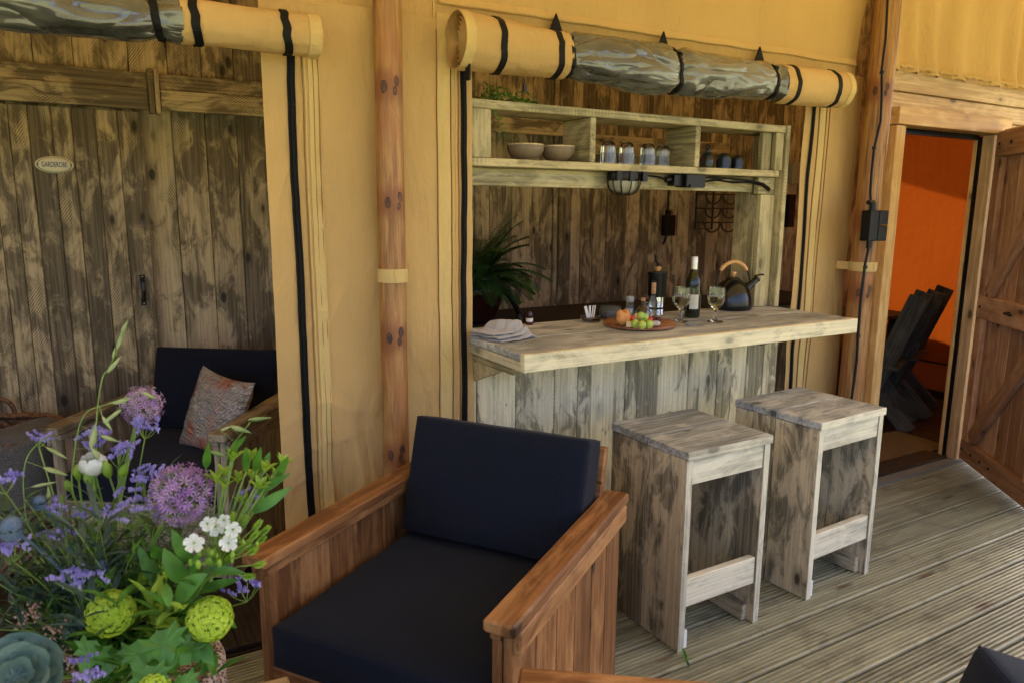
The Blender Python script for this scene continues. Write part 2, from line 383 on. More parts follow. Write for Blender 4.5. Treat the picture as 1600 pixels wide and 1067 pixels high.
class MB:
    def __init__(s): s.v = []; s.f = []; s.mi = []
    def add(s, v, f, mi=0):
        b = len(s.v); s.v += [Vector(x) for x in v]; s.f += [tuple(i+b for i in q) for q in f]; s.mi += [mi]*len(f)
    def tube(s, pts, rad, seg=6, mi=0, cap=True):
        pts = [Vector(p) for p in pts]; n = len(pts)
        rs = rad if isinstance(rad, (list, tuple)) else [rad]*n
        v = []; ref = Vector((0, 0, 1)); 
        for i, p in enumerate(pts):
            d = (pts[min(i+1, n-1)]-pts[max(i-1, 0)]); d = d.normalized() if d.length > 1e-9 else Vector((0, 0, 1))
            if i == 0:
                a = d.cross(ref); a = a.normalized() if a.length > .05 else d.cross(Vector((1, 0, 0))).normalized()
            else:
                a = (a - d*a.dot(d)).normalized()
            b = d.cross(a)
            for k in range(seg):
                t = 2*math.pi*k/seg; v.append(p + (a*math.cos(t)+b*math.sin(t))*rs[i])
        f = [(i*seg+k, i*seg+(k+1) % seg, (i+1)*seg+(k+1) % seg, (i+1)*seg+k) for i in range(n-1) for k in range(seg)]
        if cap: f += [tuple(range(seg-1, -1, -1)), tuple(range((n-1)*seg, n*seg))]
        s.add(v, f, mi)
    def lathe(s, prof, seg=24, origin=(0, 0, 0), mi=0, M4=None):
        o = Vector(origin); v = []
        for r, z in prof:
            for k in range(seg):
                t = 2*math.pi*k/seg; q = Vector((r*math.cos(t), r*math.sin(t), z))
                v.append((M4 @ q if M4 else q)+o)
        n = len(prof)
        f = [(i*seg+k, i*seg+(k+1) % seg, (i+1)*seg+(k+1) % seg, (i+1)*seg+k) for i in range(n-1) for k in range(seg)]
        if prof[0][0] > 1e-6: f.append(tuple(range(seg-1, -1, -1)))
        if prof[-1][0] > 1e-6: f.append(tuple(range((n-1)*seg, n*seg)))
        s.add(v, f, mi)
    def box(s, lo, hi, mi=0, M4=None):
        x0, y0, z0 = lo; x1, y1, z1 = hi
        v = [Vector(q) for q in ((x0, y0, z0), (x1, y0, z0), (x1, y1, z0), (x0, y1, z0), (x0, y0, z1), (x1, y0, z1), (x1, y1, z1), (x0, y1, z1))]
        if M4: v = [M4 @ q for q in v]
        s.add(v, [(3, 2, 1, 0), (4, 5, 6, 7), (0, 1, 5, 4), (1, 2, 6, 5), (2, 3, 7, 6), (3, 0, 4, 7)], mi)
    def ball(s, c, r, mi=0, seg=10, rings=6, sc_=(1, 1, 1)):
        c = Vector(c)
        prof = [(r*math.sin(math.pi*i/rings), -r*math.cos(math.pi*i/rings)) for i in range(rings+1)]
        M4 = Matrix.Diagonal((*sc_, 1)); s.lathe(prof, seg, c, mi, M4)
    def build(s, name, mats, parent=None, smooth=False, bevel=0.):
        me = bpy.data.meshes.new(name); me.from_pydata([tuple(v) for v in s.v], [], s.f)
        if not isinstance(mats, (list, tuple)): mats = [mats]
        for m in mats: me.materials.append(m)
        me.polygons.foreach_set('material_index', s.mi)
        me.update()
        if smooth:
            bm = bmesh.new(); bm.from_mesh(me); bmesh.ops.remove_doubles(bm, verts=bm.verts, dist=1e-6)
            bmesh.ops.recalc_face_normals(bm, faces=bm.faces); bm.to_mesh(me); bm.free()
            for p in me.polygons: p.use_smooth = True
            me.set_sharp_from_angle(angle=R(45))
        o = link(name, me, parent)
        if bevel:
            b = o.modifiers.new('b', 'BEVEL'); b.width = bevel; b.segments = 2; b.limit_method = 'ANGLE'
        return o
def lathe(name, prof, mat, parent=None, seg=28, loc=(0, 0, 0)):
    m = MB(); m.lathe(prof, seg); o = m.build(name, mat, parent, True); o.location = loc; return o
def ns(x, y=0., z=0.): return noise.noise(Vector((x, y, z)))

def sheet(name, parent, mat, x0, x1, z0, z1, Y, disp, nx, nz):
    """cloth hanging in the wall plane; disp(x, z) moves it in and out"""
    v = []; f = []
    for j in range(nz+1):
        for i in range(nx+1):
            x = x0+(x1-x0)*i/nx; z = z0+(z1-z0)*j/nz
            v.append((x, Y+disp(x, z), z))
    for j in range(nz):
        for i in range(nx):
            a = j*(nx+1)+i; f.append((a, a+1, a+nx+2, a+nx+1))
    return mesh(name, v, f, M[mat] if isinstance(mat, str) else mat, parent, True)

def cushion(name, parent, mat, sx, sy, sz, puff=.012, rad=.022):
    bm = bmesh.new(); bmesh.ops.create_cube(bm, size=1)
    bmesh.ops.subdivide_edges(bm, edges=bm.edges[:], cuts=11, use_grid_fill=True)
    def gp(t, s):
        k = round((t+1)*6); h = s/2
        e = [-h, -h+rad*.3, -h+rad] + [-h+rad+(s-2*rad)*j/8 for j in range(1, 8)] + [h-rad, h-rad*.3, h]
        return e[k]
    for v in bm.verts:
        x, y, z = v.co*2
        p = Vector((gp(x, sx), gp(y, sy), gp(z, sz)))
        inner = Vector([max(-s/2+rad, min(s/2-rad, c)) for c, s in zip(p, (sx, sy, sz))])
        d = p-inner
        if d.length > 1e-6: p = inner + d.normalized()*rad
        b = (1-x*x)*(1-y*y) if sz <= min(sx, sy) else (1-z*z)*(1-y*y)
        ax = 2 if sz <= min(sx, sy) else 0
        p[ax] += math.copysign(puff*b, (z if ax == 2 else x)) if abs((z if ax == 2 else x)) > .9 else 0
        p += Vector((ns(p.x*7, p.y*7, p.z*7), ns(p.y*7+3, p.x*7, p.z*7), ns(p.z*7, p.x*7+9, p.y*7)))*.0025
        v.co = p
    me = bpy.data.meshes.new(name); bm.to_mesh(me); bm.free()
    for p in me.polygons: p.use_smooth = True
    ob = link(name, me, parent, M[mat])
    m = MB()                                                      # sewn welt along the face edges
    ax = 2 if sz <= min(sx, sy) else 0
    u1, u2 = ((sx, sy) if ax == 2 else (sy, sz)); th = (sz if ax == 2 else sx)/2-rad*.45
    for sg in (-1, 1):
        h1, h2 = u1/2-rad*.35, u2/2-rad*.35
        c = [(-h1, -h2), (h1, -h2), (h1, h2), (-h1, h2), (-h1, -h2)]; pts = []
        for (a0, b0), (a1, b1) in zip(c, c[1:]):
            for k in range(12): pts.append((a0+(a1-a0)*k/12, b0+(b1-b0)*k/12))
        pts.append(c[0])
        m.tube([((p, q, sg*th) if ax == 2 else (sg*th, p, q)) for p, q in pts], .0035, 5, 0, False)
    m.build('welt', M[mat], ob, True)
    return ob

# ================================================================ THE SETTING
WY = 2.70          # plane of the canvas front wall
BW = 4.50          # plane of the plank back wall
# lawn all round
lw = mesh('lawn', [(-600, -600, -.25), (600, -600, -.25), (600, 600, -.25), (-600, 600, -.25)], [(0, 1, 2, 3)], M['lawn']); lw['kind'] = 'structure'

# grooved deck boards, running along the wall
deck = structure('veranda_deck')
PITCH_D = .175; NR = 9
def deckboard(x0, x1):
    W = .1635; prof = []
    rp = W/NR
    prof.append((0, -.026)); prof.append((0, -.009)); prof.append((.0025, -.003)); prof.append((.006, -.0008))
    for k in range(NR):
        a = k*rp
        if k > 0: prof += [(a-.0030, -.0085), (a+.0030, -.0085)]
        prof += [(a+(.0052 if k else .0095), -.0006), (a+rp/2, 0.), (a+rp-(.0052 if k < NR-1 else .0095), -.0006)]
    prof += [(W-.006, -.0008), (W-.0025, -.003), (W, -.009), (W, -.026)]
    v = []; nseg = 1
    for x in (x0, x1):
        for y, z in prof: v.append((x, y-W/2, z))
    n = len(prof); f = [(i, i+1, n+i+1, n+i) for i in range(n-1)] + [(n-1, 0, n, 2*n-1)]
    f += [tuple(range(n-1, -1, -1)), tuple(range(n, 2*n))]
    me = bpy.data.meshes.new('deck_board'); me.from_pydata(v, [], f); me.update(); me.materials.append(M['deck'])
    return me
dm = deckboard(-5.0, 5.0)
y0 = 1.457 + PITCH_D/2
for k in range(-24, 7):
    o = link('deck_board', dm, deck); o.location = (1.9+random.uniform(-.1, .1), y0+PITCH_D*k, random.uniform(-.0008, .0008))
db = link('deck_base', boxmesh(10.0, 5.5, .15, 0, 'floor'), deck); db.location = (1.9, -.03, -.115)

# dark plank floor inside the tent
flo = structure('tent_floor')
fl_me = boxmesh(1.88, .165, .02, .002, 'floor')
for k in range(54):
    o = link('floor_board', fl_me, flo); o.location = (-2.2+.168*k, 3.68, -.0125); o.rotation_euler = (0, 0, R(90))
fb = link('floor_base', boxmesh(9.4, 1.9, .1, 0, 'floor'), flo); fb.location = (2.2, 3.68, -.08)

# ---------------------------------------------------------------- canvas front wall
tw = thing('canvas_wall', 'tan canvas front wall of the tent with two unzipped openings', 'tent wall', (1.0, WY, 0))
OX = 1.0
def wr(x, z):
    a = .016*ns(x*2.2, z*.55, 1) + .008*ns(x*6+z*2.4, z*1.2, 5) + .010*(.2-abs(ns(x*3.2+z*1.6, z*.9-x*.5, 8)))
    # slanting tension creases near the pole
    c = math.sin((x*.9+z*.52)*15+ns(x*2, z*2)*3)*.0045*max(0, ns(x*1.5, z*1.2, 9)+.3)
    return a+c
_cr = []
_r = random.Random(4)
for _ in range(26):
    _X = _r.choice((_r.uniform(.80, .97), _r.uniform(1.05, 1.22), _r.uniform(.60, .72))); _z = _r.uniform(.1, 2.2); _a = R(_r.uniform(55, 80))*_r.choice((-1, 1)); _cr.append((_X, _z, math.cos(_a), math.sin(_a), _r.uniform(.08, .30), _r.uniform(.002, .0055), _r.uniform(.010, .022)))
for _ in range(12):
    _X = _r.uniform(.62, 1.3); _z = _r.uniform(.05, .95); _a = R(_r.uniform(-25, 40)); _cr.append((_X, _z, math.cos(_a), math.sin(_a), _r.uniform(.05, .16), _r.uniform(.003, .007), _r.uniform(.010, .02)))
def creases(X, z):
    h = 0.
    for cx, cz, dx, dz, L, a, w_ in _cr:
        u_ = (X-cx)*dx+(z-cz)*dz
        if abs(u_) < L*1.6:
            d = -(X-cx)*dz+(z-cz)*dx+.01*math.sin(u_*14)
            if abs(d) < w_*3: h += a*math.exp(-(d/w_)**2-(u_/L)**2)
    return h
def wr_mid(x, z):
    X = x+OX
    e = .028*max(0, 1-abs(X-1.01)/.30)*(1+.4*ns(z*2, 2))         # gathered towards the pole
    lower = .055*max(0, 1.1-z)*ns(X*4.5+z*1.4, z*2.3, 4) + .012*(.22-abs(ns(X*5-z*2.2, z*2.4+X, 6)))
    return wr(x, z)-e*.6+.02*(1-min(1, abs(X-1.0)/.4))*ns(z*1.3, 7)+lower-creases(X, z)
XL0, XL1 = .588, 1.385
sheet('canvas_panel', tw, 'canvas', XL0-OX, XL1-OX, -.01, 2.34, 0, wr_mid, 110, 300)
def wr_up(x, z): return wr(x*1.2, z*1.7)*1.5 - .035*max(0, z-2.42)
sheet('canvas_panel', tw, 'canvas', -3.4-OX, 3.72-OX, 2.33, 3.25, .004, wr_up, 150, 30)
sheet('canvas_panel', tw, 'canvas', 3.345-OX, 3.80-OX, -.01, 2.36, .006, lambda x, z: wr(x, z)+.006, 24, 80)
sheet('canvas_panel', tw, 'canvas', -3.4-OX, -1.9-OX, -.01, 2.36, .006, wr, 30, 50)
# seam above the right opening: a lapped hem
def hem(xa, xb, za, zb, h, name='hem', proud=.012):
    v = []; f = []; n = 60
    for i in range(n+1):
        t = i/n; x = xa+(xb-xa)*t; z = za+(zb-za)*t+.004*ns(x*4, 3)
        yy = wr_up(x-OX, z)-.004
        v += [(x-OX, yy-proud*.3, z+h), (x-OX, yy-proud, z+.006), (x-OX, yy-proud, z), (x-OX, yy+.004, z-.002)]
    for i in range(n):
        for k in range(3): a = i*4+k; f.append((a, a+4, a+5, a+1))
    return mesh(name, v, f, M['canvas'], tw, True)
hem(1.24, 3.70, 2.395, 2.408, .03)
hem(-1.8, .80, 2.385, 2.395, .03)
# vertical bands (lighter doubled strips) and stitched edges
def vband(name, xa, za, zb, wdt, mat, proud, fn, xb=None, wob=.0):
    v = []; f = []; n = 60; xb = xa if xb is None else xb
    for i in range(n+1):
        t = i/n; z = za+(zb-za)*t; x = xa+(xb-xa)*t+wob*ns(z*1.7, xa*5)
        y = fn(x-OX, z)
        for dx, dy in ((0, .001), (0, -proud), (wdt*.5, -proud*1.15), (wdt, -proud), (wdt, .001)): v.append((x-OX+dx, y+dy, z))
    for i in range(n):
        for k in range(4): a = i*5+k; f.append((a, a+1, a+6, a+5))
    return mesh(name, v, f, M[mat] if isinstance(mat, str) else mat, tw, False)
vband('seam_band', .742, 0, 2.30, .040, 'canvas_lt', .004, wr_mid)
vband('seam_band', 1.232, 0, 2.36, .052, 'canvas_lt', .004, wr_mid)
vband('seam_band', 3.455, 0, 2.34, .045, 'canvas_lt', .004, lambda x, z: wr(x, z)+.006+.006)
vband('stitched_edge', .728, 0, 2.30, .006, 'canvas_lt', .003, wr_mid)
vband('stitched_edge', 1.31, 0, 2.36, .005, 'canvas_lt', .003, wr_mid)
M['stitch'] = plain('stitch_thread', (.30, .17, .05), .8)
for xx in (.722, .758, .776, 1.228, 1.290, 1.322): vband('stitch_line', xx, 0, 2.30, .0018, 'stitch', .0052, wr_mid)
for xx in (3.448, 3.504, 3.53): vband('stitch_line', xx, 0, 2.30, .0016, 'stitch', .0052, lambda x, z: wr(x, z)+.012)
def zipper(xa, za, zb, fn, wdt=.024, xb=None, wob=.012):
    m = MB(); n = 90; xb = xa if xb is None else xb
    P = []
    for i in range(n+1):
        t = i/n; z = za+(zb-za)*t; x = xa+(xb-xa)*t+wob*ns(z*1.4, xa*7)
        P.append(Vector((x-OX, fn(x-OX, z)-.004, z)))
    for dx, r in ((0, .0055), (-wdt*.40, .0035), (wdt*.40, .0035)):
        m.tube([p+Vector((dx, -.003, 0)) for p in P], r, 6)
    v = []; f = []
    for p in P: v += [p+Vector((-wdt*.55, 0, 0)), p+Vector((-wdt*.5, -.004, 0)), p+Vector((wdt*.5, -.004, 0)), p+Vector((wdt*.55, 0, 0))]
    for i in range(n):
        for k in range(3): a = i*4+k; f.append((a, a+4, a+5, a+1))
    m.add(v, f)
    for i in range(0, n*2):                                    # teeth
        t = i/(n*2); q = P[min(n, int(t*n))].lerp(P[min(n, int(t*n)+1)], t*n-int(t*n))
        m.box((q.x-.006, q.y-.0105, q.z-.003), (q.x+.006, q.y-.007, q.z+.003))
    return m.build('zipper', M['black'], tw)
zipper(.683, 0, 2.28, wr_mid, .025, .69)
zipper(1.338, 0, 2.36, wr_mid, .022, 1.345)
zipper(3.392, 0, 2.30, lambda x, z: wr(x, z)+.012, .018, 3.40)
# upright fold right beside the poles, top centre
vband('seam_band', 1.22, 2.34, 3.2, .006, 'canvas_lt', .004, wr_up)

# ---------------------------------------------------------------- rolled-up window flaps
def roll(name, label, x0, x1, zc, rad, segs_def, straps, bands, ends, group, lay=0.):
    """x0..x1 along the wall; segs_def = [(xa, xb, 'canvas'|'vinyl')]"""
    t = thing(name, label, 'rolled flap', ((x0+x1)/2, WY-.105, zc(.5*(x0+x1))), 0, group)
    ox = (x0+x1)/2; oz = zc(ox)
    def prof(x, th, kind):
        r = rad(x)
        if kind == 'vinyl':
            w_ = .20*ns(x*3.2, math.cos(th)*1.3, math.sin(th)*1.3) + .14*(.35-abs(ns(x*4+1.5*math.cos(th), math.cos(th)*2.2+x*2, math.sin(th)*2.2))) + .055*(.3-abs(ns(x*11+3*math.sin(th), math.cos(th)*4, math.sin(th)*4+3)))
            for s in straps:
                d = abs(x-s); w_ -= .20*math.exp(-(d/.030)**2); w_ += .060*math.exp(-((d-.05)/.06)**2)*(abs(math.sin(th*4.5+s*9+x*6))-.5)
            r *= 1+w_
        else:
            r *= 1+.05*ns(x*3+5, math.cos(th)*1.2, math.sin(th)*1.2)+.045*ns(x*8, math.cos(th)*2.2, math.sin(th)*2.2)+.05*(.25-abs(ns(x*5+1.2*th, math.cos(th)*2, math.sin(th)*2)))
        return Vector((x-ox, r*math.cos(th)*.92, zc(x)-oz+r*math.sin(th)))
    for xa, xb, kind in segs_def:
        n = max(8, int((xb-xa)/.011)); sg = 48; v = []; f = []
        for i in range(n+1):
            x = xa+(xb-xa)*i/n
            for k in range(sg): v.append(prof(x, 2*math.pi*k/sg, kind))
        for i in range(n):
            for k in range(sg): f.append((i*sg+k, (i+1)*sg+k, (i+1)*sg+(k+1) % sg, i*sg+(k+1) % sg))
        # rolled layers closing each end
        for xe, s in ((xa, 1), (xb, -1)):
            b = len(v); turns = 4.0; N = 120
            rr = rad(xe)*.87
            for i in range(N+1):
                tt = i/N; a = tt*turns*2*math.pi; q = rr*(1-.74*tt)*(1+.04*ns(math.cos(a)*1.3, math.sin(a)*1.3, xe+tt*2))
                for dx in (.002*s, .10*s):
                    v.append(Vector((xe-ox+dx, q*math.cos(a)*.92, zc(xe)-oz+q*math.sin(a))))
            for i in range(N): f.append((b+2*i, b+2*i+2, b+2*i+3, b+2*i+1))
        mesh('rolled_canvas' if kind == 'canvas' else 'clear_window', v, f, M['canvas' if kind == 'canvas' else 'vinyl'], t, True)
    def ring(x, w, mat, nm, kind, extra=.0035, slant=.0, jag=.0):
        v = []; f = []; sg = 48
        for k in range(sg):
            th = 2*math.pi*k/sg
            for dx, e in ((-w/2, -.001), (-w/2, extra), (w/2, extra), (w/2, -.001)):
                xx = x+dx+slant*math.cos(th+.6)+jag*ns(math.cos(th)*2, math.sin(th)*2, x)
                p = prof(min(max(xx, x0), x1), th, kind); q = Vector((0, p.y, p.z-(zc(xx)-oz)))
                p = Vector((xx-ox, p.y, p.z)) + q.normalized()*e
                v.append(p)
        for k in range(sg):
            for j in range(3):
                a = k*4+j; b = ((k+1) % sg)*4+j; f.append((a, a+1, b+1, b))
        return mesh(nm, v, f, M[mat], t, False)
    for x, kind in bands: ring(x, .026, 'black', 'zipper', kind, .004, .010, .006)
    for x in straps:
        ring(x, .020, 'black', 'strap', 'vinyl', .006, .012, .0)
        m = MB(); z = zc(x)-oz+rad(x)*.80                       # triangular webbing tab sewn to the wall
        m.add([(x-ox-.05, .075, z-.01), (x-ox+.05, .075, z-.01), (x-ox, .075, z+.105), (x-ox-.05, .063, z-.01), (x-ox+.05, .063, z-.01), (x-ox, .066, z+.105)],
              [(0, 2, 1), (3, 4, 5), (0, 1, 4, 3), (1, 2, 5, 4), (2, 0, 3, 5)])
        m.tube([(x-ox, .08, z), (x-ox, .02, z+.018), (x-ox+.005, -rad(x)*.5, z-.01)], .008, 6)
        m.build('strap_tab', M['black'], t)
    for x in ends: ring(x, .040, 'canvas_lt', 'end_hem', 'canvas', .003)
    return t
def zr(x): return 2.250+.004*ns(x*2, 4)-.012*math.sin((x-1.26)/2.2*math.pi)+.0*x
def rr_(x): return .088+.012*math.exp(-((x-1.3)/.3)**2)+.010*math.exp(-((x-2.1)/.25)**2)-.004*ns(x*2)
rr = roll('window_roll', 'rolled-up window flap with clear plastic above the bar opening', 1.262, 3.475, zr, rr_,
     [(1.262, 1.74, 'canvas'), (1.735, 2.985, 'vinyl'), (2.98, 3.475, 'canvas')], [1.75, 2.32, 2.93],
     [(1.43, 'canvas'), (1.69, 'canvas'), (3.06, 'canvas'), (3.36, 'canvas')], [1.284, 3.452], 'rolled window flaps')
m = MB(); m.tube([(1.55-2.3685, -.02, -.10), (1.55-2.3685, -.022, -.125)], .003, 6)
m.box((1.544-2.3685, -.026, -.15), (1.556-2.3685, -.018, -.122)); m.build('zip_pull', M['blackmetal'], rr)
m = MB(); m.box((-1.075, -.05, -.13), (-1.068, -.02, .03)); m.box((-1.09, -.055, -.005), (-1.06, -.012, .045)); m.build('hanging_strap', M['black'], rr)
def zl(x): return 2.202+.0*x
def rl_(x): return .066+.012*math.exp(-((x+.1)/.3)**2)
roll('window_roll', 'rolled-up window flap with dark plastic above the wardrobe opening', -1.9, .752, zl, rl_,
     [(-1.9, .33, 'vinyl'), (.325, .752, 'canvas')], [.265, -.75], [(.372, 'canvas'), (.645, 'canvas')], [.732], 'rolled window flaps')

# ---------------------------------------------------------------- round poles
def pole(label, x, y, r, z1, knots, band_z, lean=(0, 0)):
    t = thing('round_pole', label, 'pole', (x, y, 0), 0, 'round timber poles of the veranda')
    v = []; f = []; sg = 36; n = 110; kn = []
    for j in range(n+1):
        z = z1*j/n
        for k in range(sg):
            a = 2*math.pi*k/sg
            rr = r*(1+.03*ns(z*1.5, x)+.02*ns(math.cos(a)*1.5, math.sin(a)*1.5, z*3)) - .0016*max(0, ns(math.cos(a)*9, math.sin(a)*9, z*.7))
            for kz, ka in knots:
                da = (a-ka+math.pi) % (2*math.pi)-math.pi
                rr += .006*math.exp(-((z-kz)/.05)**2-(da/.6)**2)
            kn.append(max(math.exp(-((z-kz)/.07)**2) for kz, ka in knots))
            v.append((rr*math.cos(a)+lean[0]*z+.004*ns(z*1.1, 3, x), rr*math.sin(a)+lean[1]*z, z))
    f = [(i*sg+k, i*sg+(k+1) % sg, (i+1)*sg+(k+1) % sg, (i+1)*sg+k) for i in range(n) for k in range(sg)]
    q = mesh('shaft', v, f, M['pole'], t, True); at_ = q.data.attributes.new('knot', 'FLOAT', 'POINT'); at_.data.foreach_set('value', kn)
    for kz, ka in knots:
        for da, dz, s in ((-.42, 0, 1.), (.30, -.012, .8), (.42, .02, .9)):
            a = ka+da; m = MB()
            rr = r*1.0+.0035
            s *= 1.35; m.lathe([(.0, .0005), (.005*s, .002), (.009*s, .0015), (.012*s, -.004)], 12)
            q = m.build('knot', M['knot'], t, True)
            q.matrix_local = Matrix.Translation((rr*math.cos(a)+lean[0]*(kz+dz), rr*math.sin(a)+lean[1]*(kz+dz), kz+dz)) @ Matrix.Rotation(a, 4, 'Z') @ Matrix.Rotation(R(90), 4, 'Y') @ Matrix.Diagonal((1.6, .9, 1, 1))
    m = MB(); rr = r*1.035+.002; lx, ly = lean[0]*band_z, lean[1]*band_z
    m.lathe([(rr-.004, band_z-.024), (rr+.002, band_z-.025), (rr+.003, band_z), (rr+.002, band_z+.025), (rr-.004, band_z+.024)], 36, (lx, ly, 0))
    m.tube([(lx-.01, ly-rr-.003, band_z-.02), (lx-.012, ly-rr-.003, band_z+.02)], .0025, 5)
    # the loop comes from the canvas behind the pole
    m.box((lx-rr*.6, ly+rr*.7, band_z-.022), (lx-rr*.6+.003, WY-y+.01, band_z+.022))
    m.build('canvas_strap', M['canvas_lt'], t, False)
    return t
kf = -math.pi/2-.25
PX, PY = 1.008, 2.615
pole('round timber pole with dark knots behind the front armchair', PX, PY, .0505, 3.05,
     [(2.06, kf), (1.66, kf+.1), (1.165, kf), (.71, kf-.1), (.42, kf+.1)], 1.395)
pole('round timber pole carrying a black cable and socket box beside the door', 3.735, 2.575, .066, 3.2,
     [(2.26, kf-.6), (1.2, kf-.4), (1.58, kf+.9)], 1.34, (.008, 0))

# ---------------------------------------------------------------- plank back wall inside the tent
bw = thing('plank_wall', 'brown weathered plank wall at the back of the tent', 'wall', (2, BW, 0))
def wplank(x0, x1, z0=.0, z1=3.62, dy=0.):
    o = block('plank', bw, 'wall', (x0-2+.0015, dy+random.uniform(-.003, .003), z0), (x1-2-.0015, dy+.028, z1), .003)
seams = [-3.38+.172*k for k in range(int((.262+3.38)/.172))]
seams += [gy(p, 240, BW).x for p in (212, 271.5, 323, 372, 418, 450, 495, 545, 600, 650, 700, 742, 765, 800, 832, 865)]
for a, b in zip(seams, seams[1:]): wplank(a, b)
x = seams[-1]; ws = [.105, .085, .11, .12, .09, .10, .13, .095]
i = 0
wplank(x, x+.035, dy=-.02); x += .035
while x < 6.55:
    b = min(6.58, x+ws[i % 8]); wplank(x, b, dy=-.028 if x < 4.5 else -.02); x = b; i += 1
    if 6.58-x < .03: break
mesh('sky_block_sheet', [(-5.4, .034, 0), (4.58, .034, 0), (4.58, .034, 3.6), (-5.4, .034, 3.6)], [(0, 1, 2, 3)], M['floor'], bw)  # unseen dark sheet, added to block sky light between the planks
# the hanging rail of the sliding door
zr0, zr1 = gy(200, 170.5, 4.42).z, gy(200, 138, 4.42).z
xj = gy(241, 150, 4.40).x
block('rail_board', bw, 'wall', (-3.3-2, -.105, zr0), (xj-.03-2, -.075, zr1))
block('rail_board', bw, 'wall', (xj+.03-2, -.105, zr0), (3.2-2, -.075, zr1))
block('rail_board', bw, 'wall', (-3.3-2, -.072, zr1+.003), (xj-.03-2, -.040, zr1+.085))
block('rail_board', bw, 'wall', (xj+.03-2, -.072, zr1+.003), (3.2-2, -.040, zr1+.085))
block('rail_batten', bw, 'wall', (xj-.028-2, -.125, zr0-.02), (xj-.002-2, -.075, zr1+.10))
block('rail_batten', bw, 'wall', (xj+.002-2, -.118, zr0-.02), (xj+.026-2, -.072, zr1+.10))
block('rail_backing', bw, 'wall', (3.2-2, -.07, 2.02), (4.6-2, -.032, 2.16))
# sliding wardrobe door
DX = gy(226, 240, 4.43).x
sdr = thing('sliding_door', 'weathered plank sliding door with an oval enamel plate and black pull', 'sliding door', (DX-.55, 4.43, 0))
xs = [gy(p, 267, 4.43).x-(DX-.55) for p in (-95, -52, -8, 22, 52, 88, 119, 155, 190, 227)]
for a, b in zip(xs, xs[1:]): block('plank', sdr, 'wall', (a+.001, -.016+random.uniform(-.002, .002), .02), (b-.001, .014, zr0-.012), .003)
h = gy(222, 433, 4.41); h2 = gy(225, 474, 4.41)
hm = MB()
ox, oy = DX-.55, 4.43
hm.box((h.x-ox-.014, -.024, h.z-.03), (h.x-ox+.014, -.016, h.z+.012)); hm.box((h2.x-ox-.014, -.024, h2.z-.012), (h2.x-ox+.014, -.016, h2.z+.03))
hm.tube([(h.x-ox, -.02, h.z-.01), (h.x-ox, -.045, h.z-.03), (h.x-ox, -.05, (h.z+h2.z)/2), (h2.x-ox, -.045, h2.z+.03), (h2.x-ox, -.02, h2.z+.01)], .011, 8)
hd = hm.build('pull_handle', M['blackmetal'], sdr)
for q in (h, h2):
    sm = MB(); sm.ball((q.x-ox, -.027, q.z), .005); sm.build('screw', M['steel'], hd)
s0 = gy(85, 258, 4.40)
sg = MB()
MS = Matrix.Translation((s0.x-ox, -.018, s0.z)) @ Matrix.Rotation(R(90), 4, 'X')
sg.lathe([(0, .007), (.60, .0075), (.92, .006), (1.0, .002), (1.0, -.001)], 40, M4=MS @ Matrix.Diagonal((.083, .042, 1, 1)))
plate = sg.build('name_plate', M['sign'], sdr, True)
sg = MB()
for k in range(48):
    a, b = 2*math.pi*k/48, 2*math.pi*(k+1)/48
    q = lambda t, s: Vector((s0.x-ox+.083*s*math.cos(t), -.0262, s0.z+.042*s*math.sin(t)))
    sg.add([q(a, .90), q(b, .90), q(b, .86), q(a, .86)], [(0, 1, 2, 3)])
for s in (-1, 1): sg.lathe([(.0, .0), (.004, .0)], 10, (s0.x-ox+s*.071, -.0266, s0.z), M4=Matrix.Rotation(R(90), 4, 'X'))
sg.build('plate_border', M['signblack'], plate)
tc = bpy.data.curves.new('plate_lettering', 'FONT'); tc.body = 'GARDEROBE'; tc.align_x = 'CENTER'; tc.align_y = 'CENTER'; tc.size = .034; tc.offset = .0004
to = bpy.data.objects.new('tmp', tc); col.objects.link(to)
dg = bpy.context.evaluated_depsgraph_get(); tme = bpy.data.meshes.new_from_object(to.evaluated_get(dg)); bpy.data.objects.remove(to)
tme.materials.clear()
tl = link('lettering', tme, plate, M['signblack']); tl.location = (s0.x-ox, -.0266, s0.z); tl.rotation_euler = (R(90), 0, 0); tl.scale = (.56, 1, 1)

# ---------------------------------------------------------------- roofs and end walls (canvas)
def roofz(y): return 3.2-.19*(WY-y) if y < WY else 3.2+.27*(y-WY)
def canvas_roof(name, label, y0, y1, x0, x1, mat, dz=0.):
    v = []; f = []; nx, ny = 60, 24
    for j in range(ny+1):
        for i in range(nx+1):
            X = x0+(x1-x0)*i/nx; Y = y0+(y1-y0)*j/ny
            v.append((X, Y, roofz(Y)+dz+.03*ns(X*.8, Y*.8)))
    for j in range(ny):
        for i in range(nx): a = j*(nx+1)+i; f.append((a, a+1, a+nx+2, a+nx+1))
    return tag(mesh(name, v, f, M[mat], None, True), label, 'roof')
canvas_roof('awning_canvas', 'tan canvas awning stretched over the veranda', .0, WY+.06, -3.6, 8.1, 'roof')
canvas_roof('tent_roof', 'tan canvas roof over the inside of the tent', WY-.02, 7.0, -3.6, 8.1, 'roof_in', .05)
